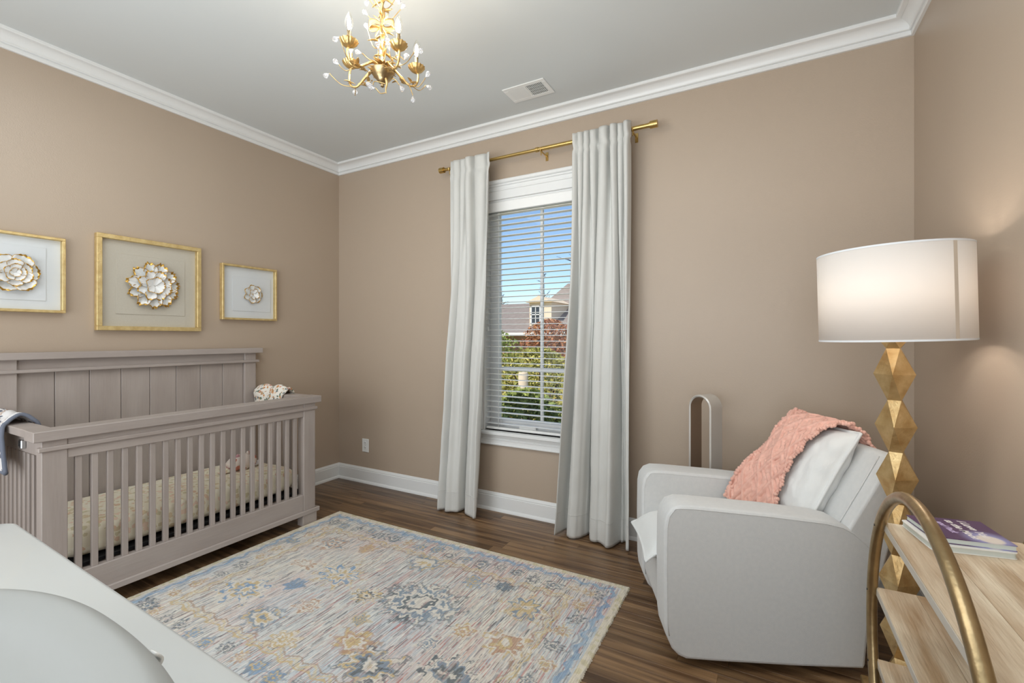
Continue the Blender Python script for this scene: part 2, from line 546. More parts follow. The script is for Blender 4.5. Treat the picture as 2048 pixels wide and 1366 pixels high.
mb.build('jamb', M['trim'], win)
# single tall casement sash
fy0, fy1 = YW + .085, YW + .125
gx0, gx1, gz0, gz1 = -1.79, -1.075, 0.672, 2.262
fr = MB()
fr.box(WX0 + .012, gx0, fy0, fy1, WZ0, WZ1 - .012, .003).box(gx1, WX1 - .012, fy0, fy1, WZ0, WZ1 - .012, .003)
fr.box(gx0, gx1, fy0, fy1, WZ0, gz0, .003).box(gx0, gx1, fy0, fy1, gz1, WZ1 - .012, .003)
sash = fr.build('sash', M['trim'], win)
xm = (gx0 + gx1) / 2
MB().box(xm - .011, xm + .011, fy0 + .008, fy1 - .008, gz0, gz1, .003).build('mullion', M['trim'], win)
MB().box(gx0, gx1, fy0 - .004, fy1 - .004, 1.045, 1.075, .004).build('meeting_rail', M['trim'], win)
MB().box(gx0, gx1, fy0 + .018, fy0 + .022, gz0, gz1).build('pane', M['glass'], win)
MB().box(-1.60, -1.46, YW + .05, YW + .07, .615, .645, .006).box(-1.62, -1.44, YW + .055, YW + .085, WZ0, .618, .004).build('sash_lock', M['plastic'], win)

# ------------------------------------------------------------------ blinds
bl = thing('window_blind', 'white horizontal slatted blind hanging inside the window frame', 'blind', (xm, YW + .035, WZ0))
bx0, bx1 = WX0 + .016, WX1 - .016
yb0 = YW + .014
MB().box(bx0, bx1, yb0, yb0 + .048, 2.270, 2.316, .003).build('headrail', M['blind'], bl)
MB().box(bx0 - .003, bx1 + .003, YW - .004, YW + .010, 2.243, 2.317, .004).build('valance', M['blind'], bl)
MB().box(bx0, bx1, yb0, yb0 + .05, .604, .622, .005).build('bottom_rail', M['blind'], bl)
smb = MB()
hw = (bx1 - bx0) / 2
smb.grid(lambda u, v: (-hw + 2 * hw * v, (u - .5) * .049, .0022 * (1 - (2 * u - 1) ** 2)), 5, 2)
smb.grid(lambda u, v: (-hw + 2 * hw * v, (.5 - u) * .049, -.0026 + .0022 * (1 - (2 * u - 1) ** 2)), 5, 2)
smb.box(-hw, hw, -.0247, -.0243, -.0026, 0).box(-hw, hw, .0243, .0247, -.0026, 0)
sl0 = None
zt = 2.232; nsl = 39; zb = .650
for i in range(nsl):
    zz = zt + (zb - zt) * i / (nsl - 1)
    lz = (xm - (bx0 + bx1) / 2, yb0 + .025 - (YW + .035), zz - WZ0)
    if sl0 is None:
        sl0 = smb.build('slat', M['blind'], bl, smooth=30, local=True); sl0.location = lz
    else:
        dup(sl0, lz, bl)
cords = MB()
for x in (-1.752, -1.105):
    for yy in (yb0 - .001, yb0 + .051):
        cords.tube([(x, yy, 2.28), (x, yy, .62)], .0012, 5)
cords.build('ladder_cord', M['cord'], bl)
for k, (x, zend) in enumerate(((-1.846, 1.46), (-1.832, 1.38))):
    c = MB().tube([(x, YW - .006, 2.26), (x + .002, YW - .008, 1.9), (x, YW - .006, zend)], .0011, 5).build('pull_cord', M['cord'], bl)
    MB().lathe([(.001, .03), (.004, .026), (.006, .006), (.004, 0), (.001, 0)], 10, (x, YW - .006, zend - .03)).build('tassel', M['plastic'], c, smooth=60)

# ------------------------------------------------------------------ curtain rod + curtains
RY, RZ = 2.862, 2.600
rod = thing('curtain_rod', 'brass curtain rod with barrel ends mounted above the window', 'curtain rod', (-1.35, YB, RZ))
MB().tube([(-2.17, RY, RZ), (-1.36, RY, RZ)], .0115, 16).build('inner_tube', M['gold_rod'], rod, smooth=50)
MB().tube([(-1.37, RY, RZ), (-.615, RY, RZ)], .0140, 16).build('outer_tube', M['gold_rod'], rod, smooth=50)
MB().tube([(-1.385, RY, RZ), (-1.365, RY, RZ)], .0165, 16).build('collar', M['gold_rod'], rod, smooth=50)
for (a, b_, s) in ((-2.215, -2.165, -1), (-.62, -.565, 1)):
    f = MB()
    if s < 0:
        f.tube([(a, RY, RZ), (a + .040, RY, RZ)], .0215, 24).tube([(a + .040, RY, RZ), (b_, RY, RZ)], .0135, 16)
    else:
        f.tube([(b_ - .044, RY, RZ), (b_, RY, RZ)], .0225, 24).tube([(a, RY, RZ), (b_ - .044, RY, RZ)], .0155, 16)
    f.build('finial', M['gold_rod'], rod, smooth=40)
for x in (-2.12, -1.345, -.715):
    f = MB().box(x - .004, x + .004, RY - .005, YB, RZ - .022, RZ - .014, .001)
    f.box(x - .010, x + .010, YB - .004, YB, RZ - .050, RZ + .010, .001)
    f.tube([(x, RY - .017, RZ + .003), (x, RY - .012, RZ - .014), (x, RY, RZ - .019), (x, RY + .014, RZ - .012), (x, RY + .017, RZ + .002)], .0035, 8)
    f.tube([(x, RY, RZ - .018), (x, RY, RZ - .044)], .004, 8)
    f.build('bracket', M['gold_rod'], rod, smooth=40)

def curtain(name, label, tops, mids, bots, nf, seed, amp0, amp1, ybot):
    r = random.Random(seed)
    t_ = thing(name, label, 'curtain', ((tops[0] + tops[1]) / 2, RY, 0), 0, 'curtain panels on the brass rod')
    ph = [r.uniform(-.5, .5) for _ in range(nf + 2)]
    am = [r.uniform(.65, 1.25) for _ in range(nf + 2)]
    ztop = RZ + .032
    nl = 2.6 if nf < 6 else 3.2
    def sm(t): t = max(0, min(1, t)); return t * t * (3 - 2 * t)
    def fn(u, v):                 # u across, v down
        z = ztop * (1 - v) + .012 * v
        x0 = tops[0] * (1 - v) ** 2 + 2 * mids[0] * v * (1 - v) + bots[0] * v * v
        x1 = tops[1] * (1 - v) ** 2 + 2 * mids[1] * v * (1 - v) + bots[1] * v * v
        # tight gathers at the rod
        k = nf * u + .30 * math.sin(2 * PI * 1.4 * u + seed) + .10 * math.sin(v * 6 + seed) * u
        i = int(max(0, min(nf, k))); fr_ = k - math.floor(k)
        a = am[i] * (1 - fr_) + am[min(i + 1, nf + 1)] * fr_
        g = math.sin(2 * PI * k); g = math.copysign(abs(g) ** .65, g)
        # broad soft folds lower down
        kl = nl * u + .22 * math.sin(2 * PI * .9 * u + seed * 1.7) + .10 * math.sin(v * 3.1 + seed + 3 * u)
        lw = math.sin(2 * PI * kl + seed); lw = math.copysign(abs(lw) ** .8, lw)
        s2 = math.sin(2 * PI * (kl * 2.37 + .3 * v) + 2 * seed)
        w_ = sm((v - .02) / .42)
        top_amp = amp0 * a * (1 - .55 * w_)
        low_amp = amp1 * (.18 + .82 * sm((v - .05) / .75)) * w_
        y_ = top_amp * g + low_amp * (lw + .22 * s2)
        pinch = math.exp(-((z - (RZ - .070)) / .030) ** 2)
        y_ *= 1 - .45 * pinch
        side = .30 * (x1 - x0) / nf * math.cos(2 * PI * k) * (1 - w_) * .5 + .045 * math.cos(2 * PI * kl + seed) * w_ * .6 * math.sin(PI * u)
        side += .004 * math.sin(z * 90 + 11 * u) * pinch
        yy = RY - .022 - (top_amp + .3 * low_amp) * .9 * (1 - w_) + y_ + ybot * v ** 3
        if z < .16: yy += .0035 * math.sin(46 * u + 9 * seed) * (1 - z / .16)
        wr = .009 * fbm(u * 3, v * 6, seed, 1.0) * (.3 + v)
        lim = RY - .019 if z > RZ - .03 else YB - .020
        return (x0 + (x1 - x0) * u + side, min(yy + wr, lim), z + .010 * g * (1 if v < .02 else 0))
    mb = MB().grid(fn, nf * 24 + 1, 150)
    mb.build('fabric_panel', M['curtain'], t_, smooth=180, solid=.003)
    hm = MB().grid(lambda u, v: tuple(Vector(fn(u, (ztop - .158 + .0035 * v) / (ztop - .012))) + Vector((0, -.0023, 0))), nf * 20 + 1, 2)
    hm.build('hem_stitching', M['curtain'], t_, smooth=180, solid=.002)
    return t_
curtain('curtain', 'pale grey velvet curtain left of the window, narrower panel', (-2.095, -1.715), (-2.12, -1.78), (-2.185, -1.80), 5, 3, .030, .066, -.040)
curtain('curtain', 'pale grey velvet curtain right of the window, wider panel beside the armchair', (-1.085, -.725), (-1.10, -.72), (-1.195, -.715), 7, 11, .032, .062, -.022)

# ------------------------------------------------------------------ outlet and vent
ot = thing('wall_outlet', 'white electrical outlet plate low on the wall left of the curtains', 'outlet', (-3.123, YB, .334))
MB().box(-3.163, -3.083, YB - .006, YB, .275, .394, .003).build('cover_plate', M['plastic'], ot)
for zc_ in (.313, .356):
    r_ = MB().prism([(zc_ + .016 * math.cos(a) * 1.0, -3.123 + .0165 * math.sin(a)) for a in [2 * PI * k / 16 for k in range(16)]], 1, YB - .0085, YB - .005).build('receptacle', M['plastic'], ot)
    MB().box(-3.131, -3.128, YB - .0092, YB - .0083, zc_ - .001, zc_ + .009).box(-3.118, -3.115, YB - .0092, YB - .0083, zc_ - .001, zc_ + .009).ball((-3.123, YB - .0088, zc_ - .008), .0025, 8, 4).build('slots', M['dark'], r_)
MB().ball((-3.123, YB - .0065, .3345), .003, 8, 4).build('screw', M['chrome'], ot)

vt = thing('ceiling_vent', 'white metal air register in the ceiling above the curtain rod', 'vent', (-1.325, 2.632, ZC))
vx0, vx1, vy0, vy1 = -1.472, -1.180, 2.540, 2.722
fb = MB()
for (a, b_, c, d) in ((vx0, vx1, vy0, vy0 + .03), (vx0, vx1, vy1 - .03, vy1), (vx0, vx0 + .03, vy0 + .03, vy1 - .03), (vx1 - .03, vx1, vy0 + .03, vy1 - .03), (-1.331, -1.321, vy0 + .03, vy1 - .03)):
    fb.box(a, b_, c, d, ZC - .006, ZC, .002)
fb.build('register_frame', M['plastic'], vt)
MB().box(vx0 + .03, vx1 - .03, vy0 + .03, vy1 - .03, ZC - .0015, ZC - .0005).build('duct_backing', M['dark'], vt)
for k in range(22):
    half = 0 if k < 11 else 1
    xx = (vx0 + .036 + (k % 11) * .0104) if not half else (-1.315 + (k % 11) * .0104)
    tl = .0075 if not half else -.0058
    MB().add([(xx - tl, vy0 + .03, ZC - .007), (xx - tl, vy1 - .03, ZC - .007), (xx + tl, vy1 - .03, ZC - .001), (xx + tl, vy0 + .03, ZC - .001)], [(0, 1, 2, 3)]).build('louver', M['plastic'], vt, solid=.0008)
for k in range(3):
    yy = vy0 + .06 + k * .031
    MB().box(-1.32, vx1 - .03, yy, yy + .003, ZC - .004, ZC - .002).build('cross_bar', M['plastic'], vt)

# ------------------------------------------------------------------ crib
YC0, YC1 = .765, 2.165
cb = thing('crib', 'greige wooden baby crib with panelled headboard against the left wall', 'crib', (-3.09, 1.465, 0))
XF = -2.775            # front face
# headboard: planks between posts
hp0, hp1 = .851, 2.045
for k in range(8):
    a = hp0 + (hp1 - hp0) * k / 8
    MB().box(-3.452, -3.432, a + .0012, a + .1492 - .0012, .30, 1.12, .0022).build('plank', M['greige'], cb)
for (a, b_) in ((YC0 - .005, .8505), (2.0455, 2.132)):
    MB().box(-3.455, -3.412, a, b_, 0, 1.185, .003).build('headboard_post', M['greige'], cb)
MB().box(-3.457, -3.425, .8505, 2.0455, 1.118, 1.185, .002).build('top_rail', M['greige_h'], cb)
MB().box(-3.457, -3.396, YC0 - .022, 2.150, 1.112, 1.130, .003).build('moulding', M['greige_h'], cb)
MB().box(-3.462, -3.385, YC0 - .045, 2.172, 1.182, 1.220, .003).build('headboard_cap', M['greige_h'], cb)
MB().box(-3.45, -3.425, .8505, 2.0455, .15, .30, .002).build('lower_rail', M['greige_h'], cb)
# front posts and legs
for (a, b_) in ((YC0, YC0 + .088), (YC1 - .092, YC1)):
    MB().box(XF - .060, XF, a, b_, .10, .845, .003).build('post', M['greige'], cb)
    MB().box(XF - .055, XF + .004, a + (.0 if a < 1 else -.010), b_ - (.0 if a < 1 else -.010) , 0, .105, .003).build('leg', M['greige'], cb)
# front rails
MB().box(XF - .095, XF + .016, YC0 - .030, YC1 + .040, .842, .888, .003).build('front_cap', M['greige_h'], cb)
MB().box(XF - .040, XF - .004, YC0 + .088, YC1 - .092, .752, .842, .002).build('top_rail', M['greige_h'], cb)
MB().box(XF - .02, XF + .010, YC0 - .012, YC1 + .012, .795, .815, .003).build('moulding', M['greige_h'], cb)
MB().box(XF - .045, XF - .002, YC0 + .088, YC1 - .092, .080, .215, .003).build('bottom_rail', M['greige_h'], cb)
MB().box(XF - .03, XF + .012, YC0 - .02, YC1 + .028, .075, .105, .003).build('base_moulding', M['greige_h'], cb)
# front slats
s0 = None
for k in range(20):
    yy = .895 + (2.018 - .895) * k / 19
    loc = (XF - .022 - cb.location.x, yy - cb.location.y, .4835)
    if s0 is None:
        s0 = MB().box(-.010, .010, -.0125, .0125, -.270, .270, .002).build('slat', M['greige'], cb, local=True); s0.location = loc
    else:
        dup(s0, loc, cb)
# side frames
for side, (ya, yb_, yo) in enumerate(((YC0 + .018, YC0 + .040, YC0 - .022), (YC1 - .045, YC1 - .023, YC1 - .050))):
    MB().box(-3.385, XF - .095, yo, yo + .085, .850, .886, .003).build('side_cap', M['greige'], cb)
    MB().box(-3.412, XF - .060, ya - .004, yb_ + .004, .765, .850, .002).build('side_rail', M['greige'], cb)
    MB().box(-3.412, XF - .060, ya - .004, yb_ + .004, .10, .215, .002).build('side_rail', M['greige'], cb)
    for k in range(9):
        xx = -3.36 + k * .0585
        dup(s0, (xx - cb.location.x, (ya + yb_) / 2 - cb.location.y, .49), cb).rotation_euler = (0, 0, PI / 2)
MB().box(-3.41, XF - .065, YC0 + .06, YC1 - .06, .212, .230, .002).build('mattress_support', M['dark'], cb)
br = MB().box(-3.045, -3.005, YC0 - .004, YC0 + .014, .785, .825, .003)
br.build('bracket', M['chrome'], cb)
MB().box(-3.037, -3.013, YC0 - .0055, YC0 - .003, .794, .816, .001).build('latch_insert', M['dark'], cb)

# mattress in a floral sheet
def soft_box(x0, x1, y0, y1, z0, z1, rr, nu=60, nv=90, wob=.004, seed=0):
    """rounded slab: superellipse cross-section top & sides"""
    mb = MB()
    cx, cy, cz = (x0 + x1) / 2, (y0 + y1) / 2, (z0 + z1) / 2
    hx, hy, hz = (x1 - x0) / 2, (y1 - y0) / 2, (z1 - z0) / 2
    def fn(u, v):
        a = 2 * PI * v; b = PI * (u - .5)
        cu, su = math.cos(b), math.sin(b)
        ca, sa = math.cos(a), math.sin(a)
        p = max(abs(ca), abs(sa)) ; k = 1 / p
        ex = ca * k; ey = sa * k                       # square outline
        ln_ = (abs(ca) ** 8 + abs(sa) ** 8) ** (-1 / 8)
        ex, ey = ca * ln_, sa * ln_
        m2 = (abs(cu) ** 5 + abs(su) ** 5) ** (-1 / 5)
        r_, z_ = cu * m2, su * m2
        x, yv, zv = cx + hx * ex * r_, cy + hy * ey * r_, cz + hz * z_
        n_ = fbm(x * 9, yv * 9, zv * 9 + seed) * wob
        return (x + n_, yv + n_, zv + n_)
    return mb.grid(fn, nu, nv, cv=True)
mt = thing('crib_mattress', 'crib mattress covered with a cream and tan floral sheet', 'mattress', (-3.1, 1.465, .232))
def ruche(mb, amt):
    out = []
    for (x, yv, zv) in mb.v:
        e = max(0, min(1, (x + 2.90) / .06)) + max(0, min(1, (yv - 2.02) / .05))
        d = amt * math.sin(yv * 190 + 6 * math.sin(zv * 30) + 3 * fbm(x * 6, yv * 6, zv * 6)) * min(1, e)
        out.append((x + d * (x > -2.9), yv, zv + d * .6))
    mb.v = out
    return mb
ruche(soft_box(-3.402, -2.845, YC0 + .072, YC1 - .075, .234, .408, .03, 50, 320, .006), .0022).build('fitted_sheet', M['sheet'], mt, smooth=180)

# rolled rose coloured toy cushion on the mattress
tc_ = Vector((-3.10, 1.835, .457))
ty = thing('infant_lounger', 'small rose and cream stuffed toy lying on the crib mattress', 'toy', (tc_.x, tc_.y, .408))
def toy_fn(u, v):
    a, b = 2 * PI * u, PI * (v - .5)
    sy = math.sin(b); c_ = math.cos(b)
    r_ = .055 * abs(c_) ** .7
    bul = 1 + .10 * math.sin(3 * sy * PI)
    return (tc_.x + r_ * bul * math.cos(a) * .95, tc_.y + .098 * sy, tc_.z + r_ * bul * math.sin(a) * (1.0 if sy > -.2 else .9) - .0)
MB().grid(toy_fn, 24, 22, cu=True).build('stuffed_body', M['toy'], ty, smooth=180)
for (dy, dz, s_) in ((-.03, .048, .012), (.04, .054, .013)):
    MB().ball((tc_.x + .01, tc_.y + dy, tc_.z + dz), s_, 10, 6, (.6, 1, 1.1)).build('ear', M['toy'], ty, smooth=180)
MB().grid(lambda u, v: (tc_.x + .03 - .05 * u, tc_.y - .09 - .055 * v, .412 + .03 * (1 - v) * (1 - abs(2 * u - 1)) + .004), 6, 6).build('tail', M['sheet'], ty, smooth=180, solid=.006)
MB().grid(lambda u, v: (tc_.x + .02 - .05 * u, tc_.y + .085 + .05 * v, .415 + .022 * (1 - abs(2 * u - 1)) + .01 * v), 6, 6).build('tail', M['muslin_grey'], ty, smooth=180, solid=.005)

def draped(name, label, cat, x0, x1, ycap0, ycap1, zc, drop_in, drop_out, mt_, hem_m, seed, skew=0, loft=0):
    """a cloth folded over a crib side cap (cap spans ycap0..ycap1)"""
    t_ = thing(name, label, cat, ((x0 + x1) / 2, (ycap0 + ycap1) / 2, zc), 0, None)
    path = [(ycap0 - .012, zc - drop_out), (ycap0 - .014, zc - drop_out * .5), (ycap0 - .012, zc - .01), (ycap0 + .004, zc + .014), ((ycap0 + ycap1) / 2, zc + .026 + loft),
            (ycap1 - .004, zc + .014), (ycap1 + .012, zc - .012), (ycap1 + .014, zc - drop_in * .5), (ycap1 + .012, zc - drop_in)]
    def pos(s):
        s = s * (len(path) - 1); i = min(int(s), len(path) - 2); f = s - i
        p0, p1, p2, p3 = path[max(i - 1, 0)], path[i], path[i + 1], path[min(i + 2, len(path) - 1)]
        r2 = []
        for k in (0, 1):
            r2.append(.5 * ((2 * p1[k]) + (-p0[k] + p2[k]) * f + (2 * p0[k] - 5 * p1[k] + 4 * p2[k] - p3[k]) * f * f + (-p0[k] + 3 * p1[k] - 3 * p2[k] + p3[k]) * f ** 3))
        return r2
    def fn(u, v):
        yy, zz = pos(v)
        side = -1 if v < .4 else (1 if v > .6 else 0)
        rr = .006 + .007 * math.sin(u * 13 + seed) + .006 * fbm(u * 4, v * 4, seed)
        xx = x0 + (x1 - x0) * u + skew * (.45 - v) + .018 * math.sin(v * 7 + seed) * (u - .5) * 2
        zz += rr * (side == 0) - .03 * abs(v - .5) * math.sin(u * 5 + seed) * (side != 0)
        yy += side * max(rr, 0.0)
        return (xx, yy, zz)
    MB().grid(fn, 50, 60).build('cloth', mt_, t_, smooth=180, solid=.012)
    if hem_m:
        for uu in (1.0,):
            MB().tube([fn(uu, k / 50) for k in range(51)], .0085, 8).build('hem', hem_m, t_, smooth=180)
        MB().tube([fn(k / 40, 0) for k in range(41)], .0085, 8).build('hem', hem_m, t_, smooth=180)
    return t_
draped('burp_cloth', 'grey floral muslin cloth with slate hem over the near left crib rail', 'cloth', -3.40, -3.10, YC0 - .022, YC0 + .063, .886, .06, .20, M['muslin_grey'], M['muslin_trim'], 2, .10, .01)
draped('muslin_blanket', 'folded white muslin blanket with orange flowers over the far crib rail', 'blanket', -3.38, -3.06, YC1 - .050, YC1 + .035, .886, .10, .11, M['muslin'], None, 5, 0, .018)
# note: far rail blanket also hangs inside the crib

# ------------------------------------------------------------------ framed flowers
def petal(mb, c, ang, L_, W_, tilt, z0, ruff, seed, th=.0016):
    """petal in the Y-Z plane, normal +X; c=(x,y,z)"""
    nu, nv = 12, 11
    ca, sa = math.cos(ang), math.sin(ang)
    pts = []
    for i in range(nu):
        u = i / (nu - 1)
        for j in range(nv):
            v = j / (nv - 1) * 2 - 1
            wd = W_ * (.25 + .85 * math.sin(min(1, u * 1.05) * PI * .62) ** 1.0) * (1 if u < .82 else math.sqrt(max(0.0, 1 - ((u - .82) / .18) ** 2 * .55)))
            tip = 1 - .13 * v * v * (u > .5) * u
            l = L_ * u * tip * (1 + ruff * .05 * math.sin(v * 9 + seed) * u)
            s = v * wd * .5 * (1 + .04 * math.sin(seed + 7 * u))
            h = z0 + math.sin(tilt) * L_ * u + .22 * W_ * v * v * u * (.5 + ruff) + ruff * .004 * math.sin(v * 11 + seed) * u * u
            pts.append((c[0] + h, c[1] + l * ca - s * sa, c[2] + l * sa + s * ca))
    base = len(mb.v)
    mb.v += pts
    for i in range(nu - 1):
        for j in range(nv - 1):
            edge = (i >= nu - 2) or ((j == 0 or j == nv - 2) and i > 2 and False)
            mb.f.append((base + i * nv + j, base + i * nv + j + 1, base + (i + 1) * nv + j + 1, base + (i + 1) * nv + j))
            mb.mi.append(1 if edge else 0)
    # gold rim
    mb.cur = 1
    r0_ = 8 if th > .001 else 6
    rim = [pts[i * nv] for i in range(r0_, nu)] + [pts[(nu - 1) * nv + j] for j in range(1, nv)] + [pts[i * nv + nv - 1] for i in range(nu - 2, r0_ - 1, -1)]
    mb.tube(rim, th, 5)
    mb.cur = 0

def framed(label, y0, y1, z0, z1, depth, fw, backing, rings, center, mat_rect, seed):
    cy, cz = (y0 + y1) / 2, (z0 + z1) / 2
    t_ = thing('framed_art', label, 'framed art', (XL, cy, cz), 0, None)
    xf = XL + depth
    f = MB()
    f.box(XL + .002, xf, y0, y1, z1 - fw, z1, .002).box(XL + .002, xf, y0, y1, z0, z0 + fw, .002)
    f.box(XL + .002, xf, y0, y0 + fw, z0 + fw, z1 - fw, .002).box(XL + .002, xf, y1 - fw, y1, z0 + fw, z1 - fw, .002)
    f.build('frame', M['frame_gold'], t_)
    bkx = XL + .010
    MB().box(XL + .003, bkx, y0 + fw * .5, y1 - fw * .5, z0 + fw * .5, z1 - fw * .5).build('backing_board', M[backing], t_)
    a, b_, c, d = mat_rect
    MB().box(bkx, bkx + .004, a, b_, c, d, .0008).build('raised_mount', M[backing], t_)
    MB().box(xf - .006, xf - .004, y0 + fw, y1 - fw, z0 + fw, z1 - fw).build('glass_pane', M['glass'], t_)
    fx = bkx + .006
    hub = MB().ball((fx + .010, center[0], center[1]), rings[-1][1] * .16, 12, 8, (.8, 1, 1))
    for q in range(7):
        aa = 2 * PI * q / 7
        hub.ball((fx + .016, center[0] + rings[-1][1] * .14 * math.cos(aa), center[1] + rings[-1][1] * .14 * math.sin(aa)), rings[-1][1] * .07, 6, 4)
    h = hub.build('flower', M['gold_edge'] if rings[0][4] < .5 else M['petal'], t_, smooth=180)
    r = random.Random(seed)
    for (n, L_, W_, tilt, ruff, off, zz) in rings:
        for k in range(n):
            mb = MB()
            petal(mb, (fx, center[0], center[1]), 2 * PI * (k + off) / n + r.uniform(-.03, .03), L_ * r.uniform(.97, 1.02), W_, tilt, zz + .005 * (k % 2) + .002 * (k % 3), ruff, r.uniform(0, 6), .0013 if ruff > .5 else .0007)
            mb.build('petal', [M['petal'], M['gold_edge'] if ruff > .5 else M['petal']] if ruff > .5 else [M['petal'], M['gold_edge']], h, smooth=180, solid=.001)
    return t_
framed('large square gold frame holding a many-petalled white flower on beige linen', 1.182, 1.752, 1.343, 1.920, .040, .026, 'mat_linen',
       [(11, .150, .072, .05, 1.0, .2, .002), (8, .100, .060, .14, 1.0, .5, .009), (5, .056, .046, .30, 1.0, .1, .016)], (1.473, 1.632), (1.28, 1.66, 1.445, 1.815), 4)
framed('small gold frame with a little white blossom on white, nearest the room corner', 1.893, 2.318, 1.432, 1.842, .040, .015, 'mat_white',
       [(7, .074, .048, .10, .4, 0, .002), (6, .042, .028, .35, .4, .3, .009)], (2.127, 1.632), (1.98, 2.28, 1.50, 1.76), 8)
framed('gold frame with a white rose-like flower on white, at the left picture edge', .620, 1.046, 1.436, 1.853, .040, .015, 'mat_white',
       [(6, .104, .080, .08, .5, .1, .002), (6, .074, .056, .22, .5, .5, .009), (5, .046, .040, .45, .5, .2, .016), (4, .024, .024, .8, .5, .2, .02)], (.845, 1.640), (.70, .972, 1.50, 1.79), 15)

# ------------------------------------------------------------------ rug
RX0, RX1, RY0, RY1 = -2.766, -.605, .930, 2.370
def make_rug():
    nx, ny = 620, 400
    W_, H_ = RX1 - RX0, RY1 - RY0
    rs = np.random.RandomState(5)
    X, Y = np.meshgrid(np.linspace(RX0, RX1, nx), np.linspace(RY0, RY1, ny), indexing='ij')
    def s2l(c):
        c = np.array(c, float) / 255
        return np.where(c <= .04045, c / 12.92, ((c + .055) / 1.055) ** 2.4)
    def lattice(sx, sy, seed):
        r = np.random.RandomState(seed)
        g = r.rand(int(W_ / sx) + 3, int(H_ / sy) + 3)
        fx = (X - RX0) / sx; fy = (Y - RY0) / sy
        ix, iy = fx.astype(int), fy.astype(int); tx, ty_ = fx - ix, fy - iy
        tx = tx * tx * (3 - 2 * tx); ty_ = ty_ * ty_ * (3 - 2 * ty_)
        return (g[ix, iy] * (1 - tx) * (1 - ty_) + g[ix + 1, iy] * tx * (1 - ty_) + g[ix, iy + 1] * (1 - tx) * ty_ + g[ix + 1, iy + 1] * tx * ty_)
    # base tones with long weft streaks running along Y
    def streaks(p, lmin, lmax, seed):
        r = np.random.RandomState(seed)
        out = np.zeros((nx, ny))
        for i in range(nx):
            j = -r.randint(0, lmax)
            while j < ny:
                l = r.randint(lmin, lmax)
                if r.rand() < p:
                    out[i, max(j, 0):max(0, j + l)] = .5 + .5 * r.rand()
                j += l
        return out
    big = lattice(.35, .5, 1)
    base = np.empty((nx, ny, 3))
    cream, blue, pink = s2l((226, 221, 209)), s2l((206, 213, 217)), s2l((226, 206, 198))
    t = np.clip((big - .3) * 2.2, 0, 1)[..., None]
    base[:] = cream * (1 - t) + blue * t
    pk = np.clip((lattice(.3, .3, 2) - .5) * 2.5 + (X + 1.6) * .35 * (Y < 1.8), 0, .8)[..., None]
    base = base * (1 - pk) + pink * pk
    def lay(mask, col, k=1.0):
        nonlocal base
        m_ = (np.asarray(mask, float) * k)[..., None]
        base = base * (1 - m_) + s2l(col) * m_
    field = (X > RX0 + .04) & (X < RX1 - .04)
    lay(streaks(.30, 6, 36, 11) * field, (186, 196, 204), .8)
    lay(streaks(.22, 6, 40, 12) * field, (240, 236, 226), .8)
    lay(streaks(.16, 5, 34, 13) * field, (208, 178, 168), .8)
    lay(streaks(.13, 4, 22, 14) * field, (160, 158, 160), .75)
    lay(streaks(.10, 6, 44, 15) * field * (X > -2.0), (196, 118, 112), .8)
    lay(streaks(.075, 5, 26, 16) * field, (74, 74, 84), .85)
    n1, n2, n3 = lattice(.030, .030, 21), lattice(.018, .018, 22), lattice(.045, .045, 23)
    n4 = lattice(.011, .013, 24)
    nn = .35 * n1 + .35 * n2 + .3 * n4
    thru = .55 + .45 * (lattice(.008, .06, 25) > .35)
    def motif(cx, cy, rx, ry, cols, seed, fill=.85):
        r = np.random.RandomState(seed)
        u, v = (X - cx) / rx, (Y - cy) / ry
        rr = np.hypot(u, v); th = np.arctan2(v, np.abs(u))
        k = r.randint(3, 6)
        edge = 1 + .17 * np.sin(k * 2 * th + r.rand() * 6) + .12 * np.sin((k + 5) * th + r.rand() * 6)
        d = rr / (edge * (.42 + 1.05 * nn))
        lay((d < 1.15) & (d > .98), cols[-1], .55)
        ring = np.floor(d * 4.5 + n3 * 2.0 + n1 * 2.0).astype(int)
        for i, c in enumerate(cols):
            lay(((d < 1) & (ring % len(cols) == i)) * thru, c, fill)
    SL, DK, GO, CR, BL, BR = (134, 152, 168), (96, 108, 114), (212, 188, 138), (230, 224, 212), (128, 162, 196), (196, 160, 132)
    # ---- border: cream edge, wavy blue line, motif band, double gold line
    dx = np.minimum(X - RX0, RX1 - X); dy = np.minimum(Y - RY0, RY1 - Y)
    d = np.minimum(dx, dy)
    wv = .010 * np.sin(np.where(dx < dy, Y, X) * 62) + .030 * (nn - .5)
    lay(d < .035, (228, 218, 198), .9)
    lay((d < .035) & (n2 > .62), (206, 196, 150), .5)
    lay((np.abs(d - .070 + wv) < .012) * thru, BL, .72)
    lay((np.abs(d - .070 + wv) < .016) & (n2 > .6), (168, 190, 208), .7)
    lay(np.abs(d - .096 + wv * .5) < .004, (150, 160, 172), .6)
    lay((np.abs(d - .232 + wv * .8) < .005) * thru, GO, .8)
    lay((np.abs(d - .250 + wv * 1.2) < .006) * thru, (220, 204, 166), .75)
    lay(np.abs(d - .268 + wv) < .004, (178, 150, 126), .7)
    rb = np.random.RandomState(9)
    pal = [[SL, CR, DK], [GO, CR, BR], [BL, GO, SL], [CR, (170, 168, 172), DK], [BR, GO, CR]]
    def band(n_, f):
        for i in range(n_):
            cx_, cy_ = f((i + .5) / n_ )
            motif(cx_, cy_, rb.uniform(.028, .048), rb.uniform(.028, .045), pal[rb.randint(5)], rb.randint(999), .8)
    band(18, lambda t_: (RX0 + .08 + (W_ - .16) * t_, RY1 - .16 + rb.uniform(-.015, .015)))
    band(18, lambda t_: (RX0 + .08 + (W_ - .16) * t_, RY0 + .16 + rb.uniform(-.015, .015)))
